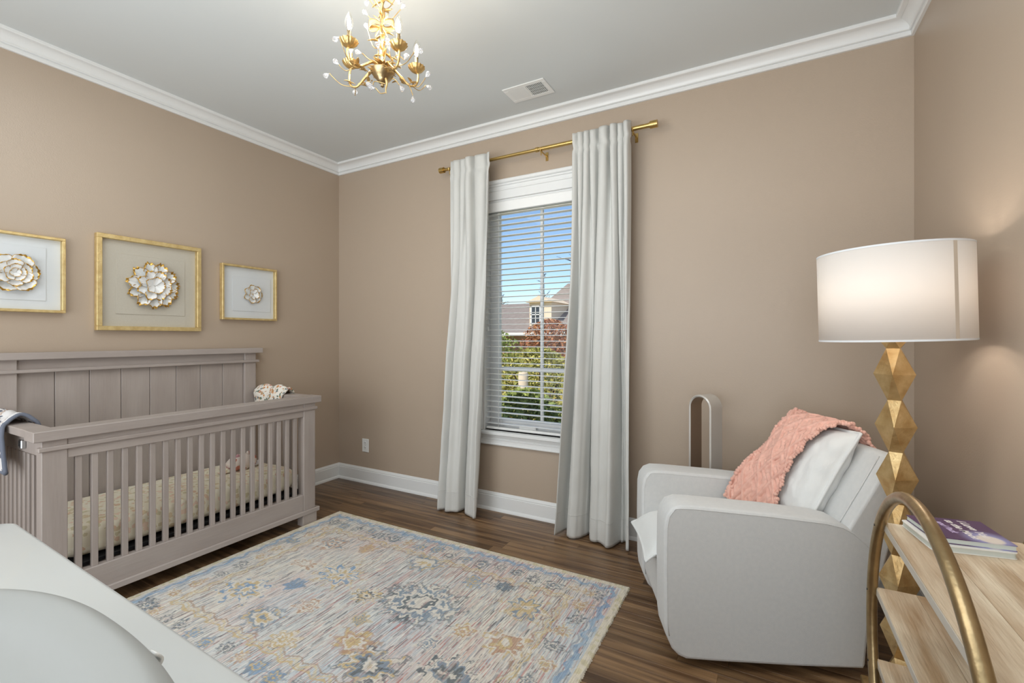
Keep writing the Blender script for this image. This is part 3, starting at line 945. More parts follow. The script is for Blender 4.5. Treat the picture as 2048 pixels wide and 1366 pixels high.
    band(11, lambda t_: (RX0 + .16 + rb.uniform(-.015, .015), RY0 + .10 + (H_ - .2) * t_))
    band(11, lambda t_: (RX1 - .16 + rb.uniform(-.015, .015), RY0 + .10 + (H_ - .2) * t_))
    # ---- field motifs
    for (cx_, cy_, rx, ry, cols) in [
            (-1.47, 1.74, .19, .15, [CR, SL, CR, DK]), (-1.74, 1.66, .07, .06, [GO, DK, CR]), (-2.02, 1.73, .12, .10, [CR, BL, CR, GO]),
            (-1.0, 1.95, .09, .09, [GO, SL, CR, GO]), (-1.34, 2.03, .05, .05, [GO, BL]), (-1.70, 2.06, .10, .07, [GO, CR, SL]), (-2.29, 1.72, .10, .06, [CR, BR, CR]),
            (-2.37, 1.97, .08, .08, [SL, CR, BR]), (-2.33, 1.40, .12, .10, [BL, GO, CR]), (-2.02, 1.30, .09, .07, [GO, CR, SL]), (-1.80, 1.24, .06, .05, [CR, GO]),
            (-1.36, 1.31, .12, .09, [SL, GO, CR, DK]), (-1.05, 1.42, .12, .09, [DK, SL, CR]), (-.95, 1.68, .10, .08, [GO, BR, CR]), (-1.16, 1.66, .05, .05, [GO, BR, CR]),
            (-1.92, 1.46, .06, .05, [BR, CR]), (-1.52, 1.38, .09, .06, [GO, CR, BR]), (-1.62, 1.50, .04, .04, [SL, GO]), (-2.12, 2.03, .05, .05, [GO, BR]),
            (-1.25, 1.52, .05, .04, [SL, CR]), (-2.15, 1.55, .05, .05, [SL, BL]), (-1.18, 2.06, .05, .04, [SL, DK]), (-.93, 1.25, .05, .05, [GO, BR])]:
        motif(cx_, cy_, rx, ry, cols, int(abs(cx_ * 1000 + cy_ * 77)) % 997)
    # slight woven mottling
    base *= (1 + .09 * (rs.rand(nx, ny) - .5))[..., None]
    # geometry with ragged ends
    jag = np.zeros((nx, ny))
    Xg = X.copy(); Yg = Y.copy()
    e1 = .008 * (rs.rand(nx) - .5) + .004 * np.sin(np.arange(nx) * .13)
    Yg[:, 0] += e1; Yg[:, -1] += e1[::-1]
    e2 = .006 * (rs.rand(ny) - .5)
    Xg[0, :] += e2; Xg[-1, :] += e2
    Z = .0085 + .0016 * (lattice(.5, .5, 31) - .5) + .0011 * rs.rand(nx, ny)
    Z[0, :] = Z[-1, :] = .001; Z[:, 0] = Z[:, -1] = .001
    cx_, cy_ = (RX0 + RX1) / 2, (RY0 + RY1) / 2
    V = np.stack([Xg - cx_, Yg - cy_, Z], -1).reshape(-1, 3)
    ii, jj = np.meshgrid(np.arange(nx - 1), np.arange(ny - 1), indexing='ij')
    a = (ii * ny + jj).ravel()
    F = np.stack([a, a + ny, a + ny + 1, a + 1], -1)
    me = bpy.data.meshes.new('area_rug')
    me.vertices.add(len(V)); me.vertices.foreach_set('co', V.ravel())
    me.loops.add(F.size); me.loops.foreach_set('vertex_index', F.ravel().astype(np.int32))
    me.polygons.add(len(F)); me.polygons.foreach_set('loop_start', np.arange(0, F.size, 4, dtype=np.int32))
    me.polygons.foreach_set('loop_total', np.full(len(F), 4, dtype=np.int32))
    me.update(calc_edges=True)
    ca = me.color_attributes.new('pattern', 'FLOAT_COLOR', 'POINT')
    ca.data.foreach_set('color', np.concatenate([base.reshape(-1, 3), np.ones((nx * ny, 1))], 1).ravel().astype(np.float32))
    m_ = bpy.data.materials.new('woven_rug'); m_.use_nodes = True
    nt = m_.node_tree; b = nt.nodes['Principled BSDF']
    b.inputs['Roughness'].default_value = .95
    at = nt.nodes.new('ShaderNodeVertexColor'); at.layer_name = 'pattern'
    tcn = nt.nodes.new('ShaderNodeTexCoord'); mp = nt.nodes.new('ShaderNodeMapping'); mp.inputs['Scale'].default_value = (420, 16, 1)
    nz = nt.nodes.new('ShaderNodeTexNoise'); nz.inputs['Scale'].default_value = 1; nz.inputs['Detail'].default_value = 2
    cr = nt.nodes.new('ShaderNodeValToRGB')
    cr.color_ramp.elements[0].position = .36; cr.color_ramp.elements[0].color = (.62, .62, .64, 1)
    cr.color_ramp.elements[1].position = .56; cr.color_ramp.elements[1].color = (1, 1, 1, 1)
    mu = nt.nodes.new('ShaderNodeMixRGB'); mu.blend_type = 'MULTIPLY'; mu.inputs[0].default_value = .75
    L = nt.links
    L.new(tcn.outputs['Object'], mp.inputs[0]); L.new(mp.outputs[0], nz.inputs['Vector']); L.new(nz.outputs['Fac'], cr.inputs[0])
    L.new(at.outputs[0], mu.inputs[1]); L.new(cr.outputs[0], mu.inputs[2]); L.new(mu.outputs[0], b.inputs['Base Color'])
    me.materials.append(m_)
    o = bpy.data.objects.new('area_rug', me); COL.objects.link(o)
    o.location = (cx_, cy_, 0)
    tag(o, 'faded blue, cream and gold oriental rug lying on the wooden floor', 'rug')
make_rug()

# ------------------------------------------------------------------ armchair (local: x = towards its back, y = across, away from the viewer)
AR = math.radians(23.3)
ch = thing('armchair', 'pale grey upholstered glider armchair between the curtains and the floor lamp', 'armchair', (-.342, 1.866, 0), AR)
CW = .620
prof = [(.030, .075), (.006, .130), (.0, .18), (-.002, .40), (0, .555), (.008, .598), (.030, .628), (.062, .641), (.12, .640), (.40, .621), (.60, .602), (.66, .589), (.70, .567), (.745, .527), (.768, .500),
        (.766, .40), (.758, .25), (.742, .060), (.735, .045), (.50, .038), (.20, .036), (.085, .038), (.055, .050)]
def rounded_prism(poly, y0, y1, rr, steps=4):
    """extrude polygon (x,z) along y with rounded side edges"""
    n = len(poly)
    P = [Vector((p[0], p[1])) for p in poly]
    area = sum(P[i].x * P[(i + 1) % n].y - P[(i + 1) % n].x * P[i].y for i in range(n))
    sgn = 1 if area > 0 else -1
    nr = []
    for i in range(n):
        e1 = (P[i] - P[i - 1]).normalized(); e2 = (P[(i + 1) % n] - P[i]).normalized()
        n_ = (Vector((e1.y, -e1.x)) + Vector((e2.y, -e2.x))) * sgn
        nr.append(n_.normalized())
    rings = []
    for k in range(steps + 1):
        a = PI / 2 * k / steps
        rings.append((y0 + rr * (1 - math.sin(a)), -rr * (1 - math.cos(a)) , a))
    sec = []
    for k in range(steps + 1):
        a = PI / 2 * k / steps
        sec.append((y0 + rr - rr * math.cos(a) , rr - rr * math.sin(a)))
    sec += [(y1 - (s[0] - y0), s[1]) for s in reversed(sec)]
    mb = MB(); vs = []
    for (yy, ins) in sec:
        for i in range(n):
            q = P[i] - nr[i] * ins
            vs.append((q.x, yy, q.y))
    m_ = len(sec); fs = []
    for k in range(m_ - 1):
        for i in range(n):
            j = (i + 1) % n
            q = (k * n + i, k * n + j, (k + 1) * n + j, (k + 1) * n + i)
            fs.append(q)
    fs.append(tuple(range(n))); fs.append(tuple(reversed(range((m_ - 1) * n, m_ * n))))
    mb.add(vs, fs)
    return mb
for k, (a, b_) in enumerate(((0, .146), (CW - .146, CW))):
    o = rounded_prism(prof, a, b_, .014).build('arm', M['chair'], ch, smooth=45, local=True); bm_fix(o)
    yy = a + .0015 if k == 0 else b_ - .0015
    yi = b_ - .0015 if k == 0 else a + .0015
    for yv in (yy, yi):
        pp = [(p[0] + (.012 if i < 6 else 0), yv, p[1] - (.012 if i >= 6 else .002)) for i, p in enumerate(prof[1:15])]
        MB().tube(pp, .0026, 6).build('piping', M['chair'], o, smooth=180, local=True)
# base / front panel and seat deck
fp = [(.022, .130), (.014, .16), (.012, .25), (.014, .33), (.04, .345), (.62, .345), (.62, .10), (.10, .075)]
o = rounded_prism(fp, .140, CW - .140, .012).build('base_panel', M['chair'], ch, smooth=45, local=True); bm_fix(o)
MB().tube([(.38, CW / 2, 0.0), (.38, CW / 2, .012)], .20, 32).tube([(.38, CW / 2, .012), (.38, CW / 2, .10)], .06, 16).build('swivel_base', M['dark'], ch, smooth=40, local=True)
# reclined back
bp = [(.700, .20), (.655, .44), (.678, .566), (.760, .712), (.828, .838), (.836, .848), (.858, .852), (.880, .846), (.890, .830), (.888, .79), (.868, .66), (.825, .50), (.775, .30), (.75, .20)]
o = rounded_prism(bp, .002, CW - .002, .010).build('backrest', M['chair'], ch, smooth=45, local=True); bm_fix(o)
for yv in (.06, CW - .06):
    MB().tube([(.660, yv, .50), (.6745, yv, .566), (.757, yv, .713), (.8255, yv, .839)], .0028, 6).build('piping', M['chair'], o, smooth=180, local=True)

def cushion(C, U, V, N, wu, wv, th, seed, sag=0.0, wr=.006, flange=1.05, n=56, warp=None):
    """soft pillow: C centre; U,V unit axes in plane; N normal"""
    C, U, V, N = Vector(C), Vector(U).normalized(), Vector(V).normalized(), Vector(N).normalized()
    mb = MB()
    def surf(sd):
        def fn(a, b):
            u, v = (2 * a - 1) * flange, (2 * b - 1) * flange
            uu, vv = max(-1, min(1, u)), max(-1, min(1, v))
            prof_ = (max(0, 1 - abs(uu) ** 3.2) * max(0, 1 - abs(vv) ** 3.2)) ** .5
            pin = 1 - .045 * (1 - abs(vv) ** 2) * 0 
            px = u * wu / 2 * (1 - .035 * (1 - vv * vv) * (abs(u) > .5) * abs(uu))
            py = v * wv / 2 * (1 - .035 * (1 - uu * uu) * (abs(v) > .5) * abs(vv))
            edge = max(abs(uu), abs(vv))
            w_ = wr * fbm(u * 2.2, v * 2.2, seed + sd) * prof_ ** .3
            w_ += wr * .9 * math.sin(14 * vv + 5 * uu + seed) * (edge ** 6) * prof_ ** .4 * (1 if edge < 1 else 0)
            h = sd * (th / 2 * prof_ + .0032) + w_ * (1 if edge < 1 else .0)
            P = C + U * px + V * py + N * h
            P.z -= sag * (1 - prof_) * 0
            if warp: P = warp(P, u, v)
            return tuple(P)
        return fn
    mb.grid(surf(1), n, n); mb.grid(surf(-1), n, n)
    # rim strip
    f1, f2 = surf(1), surf(-1)
    loop = [(k / (n - 1), 0) for k in range(n)] + [(1, k / (n - 1)) for k in range(1, n)] + [(1 - k / (n - 1), 1) for k in range(1, n)] + [(0, 1 - k / (n - 1)) for k in range(1, n - 1)]
    vs = [f1(*p) for p in loop] + [f2(*p) for p in loop]; m_ = len(loop)
    mb.add(vs, [(i, (i + 1) % m_, m_ + (i + 1) % m_, m_ + i) for i in range(m_)])
    return mb, surf
# seat cushion
def seat_warp(P, u, v):
    if P.x < .06:
        t = (.06 - P.x) / .12
        P.z -= .052 * t * t * (1.25 - .55 * (v + 1) / 2)
        P.x -= .0
    return P
mb, _ = cushion((.262, CW / 2, .405), (1, 0, 0), (0, 1, 0), (0, 0, 1), .60, .345, .150, 3, wr=.003, flange=1.03, warp=seat_warp)
o = mb.build('seat_cushion', M['cushion'], ch, smooth=180, local=True); bm_fix(o)
f1, f2 = _(1), _(-1)
lp_ = [(k / 40, 0) for k in range(40)] + [(1, k / 40) for k in range(40)] + [(1 - k / 40, 1) for k in range(40)] + [(0, 1 - k / 40) for k in range(40)]
MB().tube([tuple((Vector(f1(*p)) + Vector(f2(*p))) / 2) for p in lp_], .0055, 7, closed=True).build('piping', M['cushion'], o, smooth=180, local=True)
# large loose back cushion
lean = Vector((.205, 0, .385)).normalized(); nrm_ = Vector((-lean.z, 0, lean.x))
def back_warp(P, u, v):
    if v > .5: P.x += .01 * (v - .5)
    return P
mb, psurf = cushion((.690, .318, .690), (0, 1, 0), tuple(lean), tuple(nrm_), .335, .47, .145, 9, wr=.009, flange=1.05, n=64, warp=back_warp)
o = mb.build('back_cushion', M['cushion'], ch, smooth=180, local=True); bm_fix(o)
for (sy) in (0.0,):
    f1, f2 = psurf(1), psurf(-1)
    MB().tube([tuple((Vector(f1(*p)) + Vector(f2(*p))) / 2) for p in lp_], .0060, 7, closed=True).build('piping', M['cushion'], o, smooth=180, local=True)

# knitted throw, own coordinates same as the chair
th = thing('knit_throw', 'pink cable-knit throw blanket draped over the armchair back cushion', 'blanket', (-.342, 1.866, 0), AR)
CP_ = [[(.835, .50, .800), (.865, .36, .80), (.885, .17, .79)],
       [(.790, .50, .905), (.815, .36, .905), (.845, .19, .895)],
       [(.722, .50, .928), (.750, .36, .922), (.778, .215, .930)],
       [(.655, .487, .862), (.660, .36, .870), (.690, .245, .872)],
       [(.570, .472, .755), (.572, .36, .765), (.610, .262, .765)],
       [(.465, .462, .672), (.510, .36, .655), (.555, .255, .640)],
       [(.388, .440, .540), (.450, .345, .505), (.507, .215, .522)]]
def cr(p0, p1, p2, p3, t):
    return tuple(.5 * ((2 * p1[k]) + (-p0[k] + p2[k]) * t + (2 * p0[k] - 5 * p1[k] + 4 * p2[k] - p3[k]) * t * t + (-p0[k] + 3 * p1[k] - 3 * p2[k] + p3[k]) * t ** 3) for k in range(3))
def spl(P, s):
    n_ = len(P) - 1; s = max(0, min(n_ - 1e-6, s * n_)); i = int(s); t = s - i
    return cr(P[max(i - 1, 0)], P[i], P[i + 1], P[min(i + 2, n_)], t)
def throw0(u, v):
    return Vector(spl([spl([CP_[r][c] for r in range(len(CP_))], v) for c in range(3)], u))
def throw_fn(u, v):
    p = throw0(u, v)
    e = 1e-2
    du = throw0(min(1, u + e), v) - throw0(max(0, u - e), v); dv = throw0(u, min(1, v + e)) - throw0(u, max(0, v - e))
    n_ = du.cross(dv).normalized()
    if n_.x > 0 and v > .35: n_ = -n_
    if n_.z < 0 and v <= .35: n_ = -n_
    a, b = u * 3.2, v * 9
    dia = abs(((a + b * .55) % 1) - .5) + abs(((a - b * .55) % 1) - .5)
    ridge = math.exp(-((min(abs(((a + b * .55) % 1) - .5), abs(((a - b * .55) % 1) - .5))) / .06) ** 2)
    st = math.sin((u * 40 + v * 95 * (1 if (int(a + b * .55) + int(a - b * .55 + 50)) % 2 else -1)) * 1.6)
    border = max(0, 1 - min(u, 1 - u) / .14)
    h = .010 * ridge + .0030 * st * (1 - ridge) + .0035 * border * math.sin(u * 170) * math.sin(v * 260) + .007 * fbm(u * 4, v * 5, 2.0)
    q = p + n_ * (h + .008)
    q.y += .006 * math.sin(v * 60) * (1 if (u < .02 or u > .98) else 0)
    return tuple(q)
o = MB().grid(throw_fn, 120, 260).build('knit_panel', M['throw'], th, smooth=180, local=True, solid=.007)
bb = MB()
r9 = random.Random(4)
for k in range(64):
    for u in (0, 1):
        p = throw_fn(u, k / 63); bb.ball(p, r9.uniform(.0065, .0105), 7, 4)
for k in range(26):
    p = throw_fn(k / 25, 1); bb.ball(p, r9.uniform(.006, .010), 7, 4)
for q in range(22):
    p = Vector(throw_fn(r9.uniform(.0, .10), r9.uniform(.70, 1.0))); bb.ball(p, r9.uniform(.008, .013), 7, 4)
o = bb.build('bobble_edging', M['throw'], th, smooth=180, local=True)
o['kind'] = 'stuff'

# ------------------------------------------------------------------ bladeless fan behind the chair
fx, fy = -.285, 2.745
fa = math.radians(-31)         # axis swing
fan = thing('tower_fan', 'pearl beige bladeless tower fan standing between the armchair and the wall', 'fan', (fx, fy, 0), fa)
lw, lt, ld, zlo, zhi = .072, .010, .105, .32, .985
def loop_pts(rw, z0, z1, n=18):
    pts = []
    zc1 = z1 - rw
    zc0 = z0 + rw
    for k in range(n + 1):
        a = PI * k / n; pts.append((rw * math.cos(a), zc1 + rw * math.sin(a)))
    for k in range(n + 1):
        a = PI + PI * k / n; pts.append((rw * math.cos(a), zc0 + rw * math.sin(a)))
    return pts
po, pi_ = loop_pts(lw, zlo, zhi), loop_pts(lw - .013, zlo + .013, zhi - .013)
n = len(po)
lb = MB(); vs = []
sec = [(po, -ld / 2 + .006), (po, ld / 2 - .006), (None, ld / 2), (pi_, ld / 2 - .006), (pi_, -ld / 2 + .006), (None, -ld / 2)]
for (q, yy) in sec:
    for i in range(n):
        if q is None: p = ((po[i][0] + pi_[i][0]) / 2, (po[i][1] + pi_[i][1]) / 2)
        else: p = q[i]
        vs.append((p[0], yy, p[1]))
for k in range(6):
    k2 = (k + 1) % 6
    lb.m(1 if k == 3 else 0)
    lb.add([], [])
    for i in range(n):
        lb.f.append((k * n + i, k * n + (i + 1) % n, k2 * n + (i + 1) % n, k2 * n + i)); lb.mi.append(lb.cur)
lb.v = vs
o = lb.build('air_loop', [M['fan'], M['fan_in']], fan, smooth=35, local=True); bm_fix(o)
MB().lathe([(0.001, 0), (.098, 0), (.10, .008), (.096, .03), (.075, .05), (.072, .06), (.072, .32), (.066, .335), (0.001, .338)], 32).build('base', M['fan'], fan, smooth=35, local=True)
MB().lathe([(.0735, .07), (.0745, .072), (.0745, .24), (.0735, .242)], 32).build('intake_grille', M['fan_in'], fan, smooth=35, local=True)

# ------------------------------------------------------------------ floor lamp
lp = thing('floor_lamp', 'tall floor lamp of stacked gold faceted diamonds under a white drum shade', 'lamp', (.426, 2.060, 0))
lx, ly = .426, 2.060
tx, ty_ = -.026 * .8763, -.026 * .4818        # slight lean to the left per metre
def lc(z): return (lx + tx * z, ly + ty_ * z, z)
MB().box(lx - .105, lx + .105, ly - .105, ly + .105, 0, .022, .004).build('base_plate', M['lamp_gold'], lp)
wide, neck = [], []
rot0 = math.radians(28.8 + 40 - 90 + 6)
zs = 1.262
k = 0
while zs - .18 > -.02:
    zt_, zb_ = zs, max(zs - .18, .020)
    zm = (zt_ + zb_) / 2 if zb_ > .021 else zs - .09
    mb = MB(); vs = []
    for (zz, rr, ro) in ((zt_, .0265, PI / 4), (zm, .058, 0), (zb_, .0265, PI / 4)):
        c_ = lc(zz)
        for j in range(4):
            a = rot0 + ro + j * PI / 2
            vs.append((c_[0] + rr * math.cos(a), c_[1] + rr * math.sin(a), zz))
    fs = [(3, 2, 1, 0), (8, 9, 10, 11)]
    for j in range(4):
        j2 = (j + 1) % 4
        # neck vertex j lies between wide vertex j and j+1
        fs += [(0 + j, 4 + j, 4 + j2), (0 + j, 4 + j2, 0 + j2)]
        fs += [(8 + j, 4 + j2, 4 + j), (8 + j, 8 + j2, 4 + j2)]
    mb.add(vs, fs)
    mb.build('faceted_block', M['lamp_gold'], lp)
    zs -= .18
c1 = lc(1.30)
mb = MB(); vs = []
for (zz, rr, ro) in ((1.3005, .045, 0), (1.262, .0265, PI / 4)):
    c_ = lc(zz)
    for j in range(4):
        a = rot0 + ro + j * PI / 2
        vs.append((c_[0] + rr * math.cos(a), c_[1] + rr * math.sin(a), zz))
fs = [(0, 1, 2, 3), (7, 6, 5, 4)]
for j in range(4):
    j2 = (j + 1) % 4
    fs += [(4 + j, 0 + j2, 0 + j), (4 + j, 4 + j2, 0 + j2)]
mb.add(vs, fs).build('column_cap', M['lamp_gold'], lp)
sc = Vector(lc(1.445)); sc.x -= .004; sc.y -= .004
tilt = Matrix.Rotation(math.radians(-1.6), 4, Vector((-.4818, .8763, 0)))
def tl(p): return tuple(sc + (tilt @ (Vector(p) - sc)))
sh = MB().lathe([(.2125, -.153), (.2125, .153)], 72, tuple(sc)); sh.v = [tl(p) for p in sh.v]
so = sh.build('lamp_shade', M['shade'], lp, smooth=60, solid=.0015)
for zz in (-.1525, .1525):
    tp = MB()
    tp.lathe([(.2115, zz - .003), (.2138, zz - .003), (.2138, zz + .003), (.2115, zz + .003)], 72, tuple(sc), closed=True)
    tp.v = [tl(p) for p in tp.v]
    tp.build('shade_rim', M['mat_white'], so, smooth=40)
sa = math.atan2(-.8763, .4818) + math.radians(10.5)   # facing camera, to the right
st_ = MB().grid(lambda u, v: (sc.x + .2136 * math.cos(-.99 + u * .062), sc.y + .2136 * math.sin(-.99 + u * .062), sc.z - .152 + .304 * v), 4, 2)
st_.v = [tl(p) for p in st_.v]
st_.build('shade_seam', M['shade_trim'], so, smooth=60)
hd = MB().tube([lc(1.29), lc(1.33)], .010, 10).lathe([(.013, 0), (.016, .008), (.016, .040), (.012, .045)], 16, lc(1.305))
hd.build('socket', M['gold_rod'], lp, smooth=40)
sp = MB()
for a in (0, 2 * PI / 3, 4 * PI / 3):
    sp.tube([tuple(sc + Vector((.012 * math.cos(a), .012 * math.sin(a), .13))), tuple(sc + Vector((.211 * math.cos(a), .211 * math.sin(a), .145)))], .0018, 6)
for s in (-1, 1):
    sp.tube([lc(1.36), tuple(sc + Vector((.05 * s, 0, -.03))), tuple(sc + Vector((.05 * s, 0, .06))), tuple(sc + Vector((0, 0, .128)))], .0018, 6)
sp.build('shade_harp', M['chrome'], lp, smooth=60)
for dz_ in (-.050, .050):
    light('lamp_bulb', 'POINT', tuple(sc + Vector((0, 0, dz_))), 2.0, (1.0, .91, .82), shadow_soft_size=.03)

# ------------------------------------------------------------------ round-ended shelf stand at the right
hx0, hx1, hy, hz, hr = .283, .575, 1.256, .480, .462
sh_ = thing('shelf_stand', 'pale wood shelf stand held between two round antique brass hoops', 'shelf', ((hx0 + hx1) / 2, hy, 0))
for x in (hx0, hx1):
    MB().tube([(x, hy + hr * math.cos(2 * PI * k / 96), hz + hr * math.sin(2 * PI * k / 96)) for k in range(96)], .0135, 14, closed=True).build('hoop', M['pewter_gold'], sh_, smooth=60)
for zz in (.790, .562, .358, .160):
    hc = math.sqrt(max(0, hr ** 2 - (zz - .012 - hz) ** 2)) - .004
    nb = 3
    e = MB().box(hx0 + .008, hx1 - .008, hy - hc, hy + hc, zz - .024, zz - .004, .001)
    so_ = e.build('shelf', M['shelf_edge'], sh_)
    # the board is glued up from strips
    xs = np.linspace(hx0 + .0085, hx1 - .0085, nb + 1)
    for q in range(nb):
        MB().box(xs[q] + .0003, xs[q + 1] - .0003, hy - hc + .001, hy + hc - .001, zz - .005, zz, .0006).build('board_strip', M['mango'], so_)
    for x in (hx0, hx1):
        for s in (-1, 1):
            MB().tube([(x - .014 * (1 if x == hx0 else -1), hy + s * (hc + .001), zz - .012), (x + .012 * (1 if x == hx0 else -1), hy + s * (hc - .004), zz - .012)], .003, 8).build('screw', M['dark'], so_, smooth=40)

# books on the top shelf
def book(name, label, corners, z0, th_, cover, page, rad=.0, extra=None):
    """corners: far-left, near-left, near-right, far-right (XY)"""
    C = [Vector((c[0], c[1])) for c in corners]
    ctr = sum(C, Vector((0, 0))) / 4
    t_ = thing(name, label, 'book', (ctr.x, ctr.y, z0))
    def outline(ins):
        out = []
        for i, c in enumerate(C):
            a, b_ = C[i - 1], C[(i + 1) % 4]
            d1, d2 = (a - c).normalized(), (b_ - c).normalized()
            cc = c + (d1 + d2) * ins
            if rad:
                for k in range(6):
                    t = k / 5
                    p = (cc + d1 * rad) * (1 - t) ** 2 + cc * 2 * t * (1 - t) + (cc + d2 * rad) * t * t
                    out.append(p)
            else: out.append(cc)
        return out
    def slab(ins, a, b_):
        return MB().prism([(p.x, p.y) for p in outline(ins)], 2, a, b_)
    o1 = slab(0, z0, z0 + .0018).build('cover', cover, t_); bm_fix(o1)
    o2 = slab(.0016, z0 + .0018, z0 + th_ - .0018).build('page_block', page, t_); bm_fix(o2)
    o3 = slab(0, z0 + th_ - .0018, z0 + th_).build('cover', cover, t_); bm_fix(o3)
    return t_, o3
ztop = .7905
b1, _ = book('board_book', 'white rounded-corner board book under the purple book on the shelf', [(.326, 1.600), (.352, 1.445), (.512, 1.476), (.490, 1.632)], ztop, .015, M['book_white'], M['book_page'], .010)
zz = ztop + .0153
# purple cover with moon glow
pm = bpy.data.materials.new('purple_cover'); pm.use_nodes = True
b = pm.node_tree.nodes['Principled BSDF']; b.inputs['Roughness'].default_value = .3
N, L = pm.node_tree.nodes, pm.node_tree.links
tcn = N.new('ShaderNodeTexCoord'); gp = N.new('ShaderNodeVectorMath'); gp.operation = 'DISTANCE'
gp.inputs[1].default_value = (.044, -.046, .012)
L.new(tcn.outputs['Object'], gp.inputs[0])
crm = N.new('ShaderNodeValToRGB')
crm.color_ramp.elements[0].position = .022; crm.color_ramp.elements[0].color = (*lin((226, 216, 206)), 1)
crm.color_ramp.elements[1].position = .058; crm.color_ramp.elements[1].color = (*lin((84, 58, 96)), 1)
e = crm.color_ramp.elements.new(.027); e.color = (*lin((150, 150, 196)), 1)
L.new(gp.outputs['Value'], crm.inputs[0]); L.new(crm.outputs[0], b.inputs['Base Color'])
pc = [(.338, 1.602), (.366, 1.462), (.512, 1.484), (.494, 1.634)]
b2, topc = book('picture_book', 'purple picture book with a moon on its cover, topmost on the shelf', pc, zz, .014, pm, M['book_page'])
tz = zz + .0142
A_, B_, D_ = Vector((*pc[0], 0)), Vector((*pc[1], 0)), Vector((*pc[3], 0))
e_down = (B_ - A_).normalized(); e_up = (D_ - A_).normalized()
def text_on(txt, along, up, size, matn, shear=.25):
    """along: distance from far edge towards the viewer; up: distance from left edge to the right"""
    cu = bpy.data.curves.new('title', 'FONT'); cu.body = txt; cu.size = size; cu.extrude = .00008; cu.shear = shear; cu.offset = .0007
    to = bpy.data.objects.new('title_tmp', cu); COL.objects.link(to)
    dg = bpy.context.evaluated_depsgraph_get(); me = bpy.data.meshes.new_from_object(to.evaluated_get(dg))
    bpy.data.objects.remove(to)
    o = bpy.data.objects.new('title_lettering', me); COL.objects.link(o)
    me.materials.clear(); me.materials.append(matn)
    org = ORG[b2.name]
    R_ = Matrix((( e_down.x, e_up.x, 0, 0), (e_down.y, e_up.y, 0, 0), (0, 0, 1, 0), (0, 0, 0, 1)))
    R_ = Matrix(((e_down.x, e_up.x, 0), (e_down.y, e_up.y, 0), (0, 0, 1))).to_4x4()
    R_.translation = A_ + e_down * along + e_up * up + Vector((0, 0, tz)) - org
    me.transform(R_)
    o.parent = b2
    return o
M['ink_w'] = mat('white_lettering', (236, 230, 226), .4)
M['ink_o'] = mat('orange_animal_print', (222, 168, 96), .4)
M['ink_p'] = mat('lilac_lettering', (196, 178, 214), .4)
text_on('I Love You', .010, .104, .0245, M['ink_w'])
text_on('to the Moon', .012, .076, .0235, M['ink_w'])
text_on('and Back', .030, .050, .020, M['ink_p'])
# soft orange shapes of the sleeping animals, printed flat
an = MB()
for (al, up_, ra, rb) in ((.020, .030, .016, .010), (.036, .036, .010, .006), (.014, .046, .008, .004)):
    n_ = 14; c_ = A_ + e_down * al + e_up * up_
    vs = [tuple(c_ + e_down * ra * math.cos(2 * PI * k / n_) * (1 + .25 * math.sin(3 * k)) + e_up * rb * math.sin(2 * PI * k / n_) + Vector((0, 0, tz))) for k in range(n_)]
    an.add(vs, [tuple(range(n_))])
an.build('cover_print', M['ink_o'], b2)

# ------------------------------------------------------------------ dresser and changing pad, lower left
dt = math.radians(-1.9)
dr = thing('dresser', 'white lacquered dresser top with rounded corner in the lower left foreground', 'dresser', (-1.520, .372, 0), dt)
DW, DD, DZ = 1.42, .50, .88
def dtop(z0, z1, rr, over=0):
    pts = []
    for (cx_, cy_, a0) in ((DW - rr, -rr, 0), (rr, -rr, PI / 2), (rr, -DD + rr, PI), (DW - rr, -DD + rr, 1.5 * PI)):
        for k in range(7):
            a = a0 + PI / 2 * k / 6
            pts.append((cx_ + rr * math.cos(a), cy_ + rr * math.sin(a)))
    return pts
pts = dtop(0, 0, .035)
mb = MB(); n = len(pts); vs = []
ctr = Vector((DW / 2, -DD / 2))
lv = [(DZ - .030, .006), (DZ - .027, .002), (DZ - .020, 0), (DZ - .008, 0), (DZ - .003, .0025), (DZ, .008)]
for (zv, ins) in lv:
    for p in pts:
        d = (Vector(p) - ctr); q = Vector((d.x - math.copysign(ins, d.x), d.y - math.copysign(ins, d.y))) + ctr
        vs.append((q.x, q.y, zv))
fs = [tuple(reversed(range(n))), tuple(range((len(lv) - 1) * n, len(lv) * n))]
for k in range(len(lv) - 1):
    for i in range(n):
        fs.append((k * n + i, k * n + (i + 1) % n, (k + 1) * n + (i + 1) % n, (k + 1) * n + i))
o = mb.add(vs, fs).build('top', M['white_lacquer'], dr, smooth=50, local=True); bm_fix(o)
MB().box(.02, DW - .02, -DD + .01, -.035, .12, DZ - .03, .003).build('carcass', M['white_lacquer'], dr, local=True)
for i in range(3):
    for j in range(2):
        xa = .035 + j * (DW - .07) / 2 + .004; xb = xa + (DW - .07) / 2 - .008
        za = .135 + i * .237; zb2 = za + .228
        d_ = MB().box(xa, xb, -.035, -.018, za, zb2, .003).build('drawer', M['white_lacquer'], dr, local=True)
        MB().tube([((xa + xb) / 2, -.018, (za + zb2) / 2), ((xa + xb) / 2, -.004, (za + zb2) / 2)], [.006, .013], 14).build('knob', M['gold_rod'], d_, smooth=40, local=True)
for (xa, ya) in ((.04, -.07), (DW - .09, -.07), (.04, -DD + .03), (DW - .09, -DD + .03)):
    MB().box(xa, xa + .045, ya, ya + .045, 0, .125, .004).build('leg', M['white_lacquer'], dr, local=True)

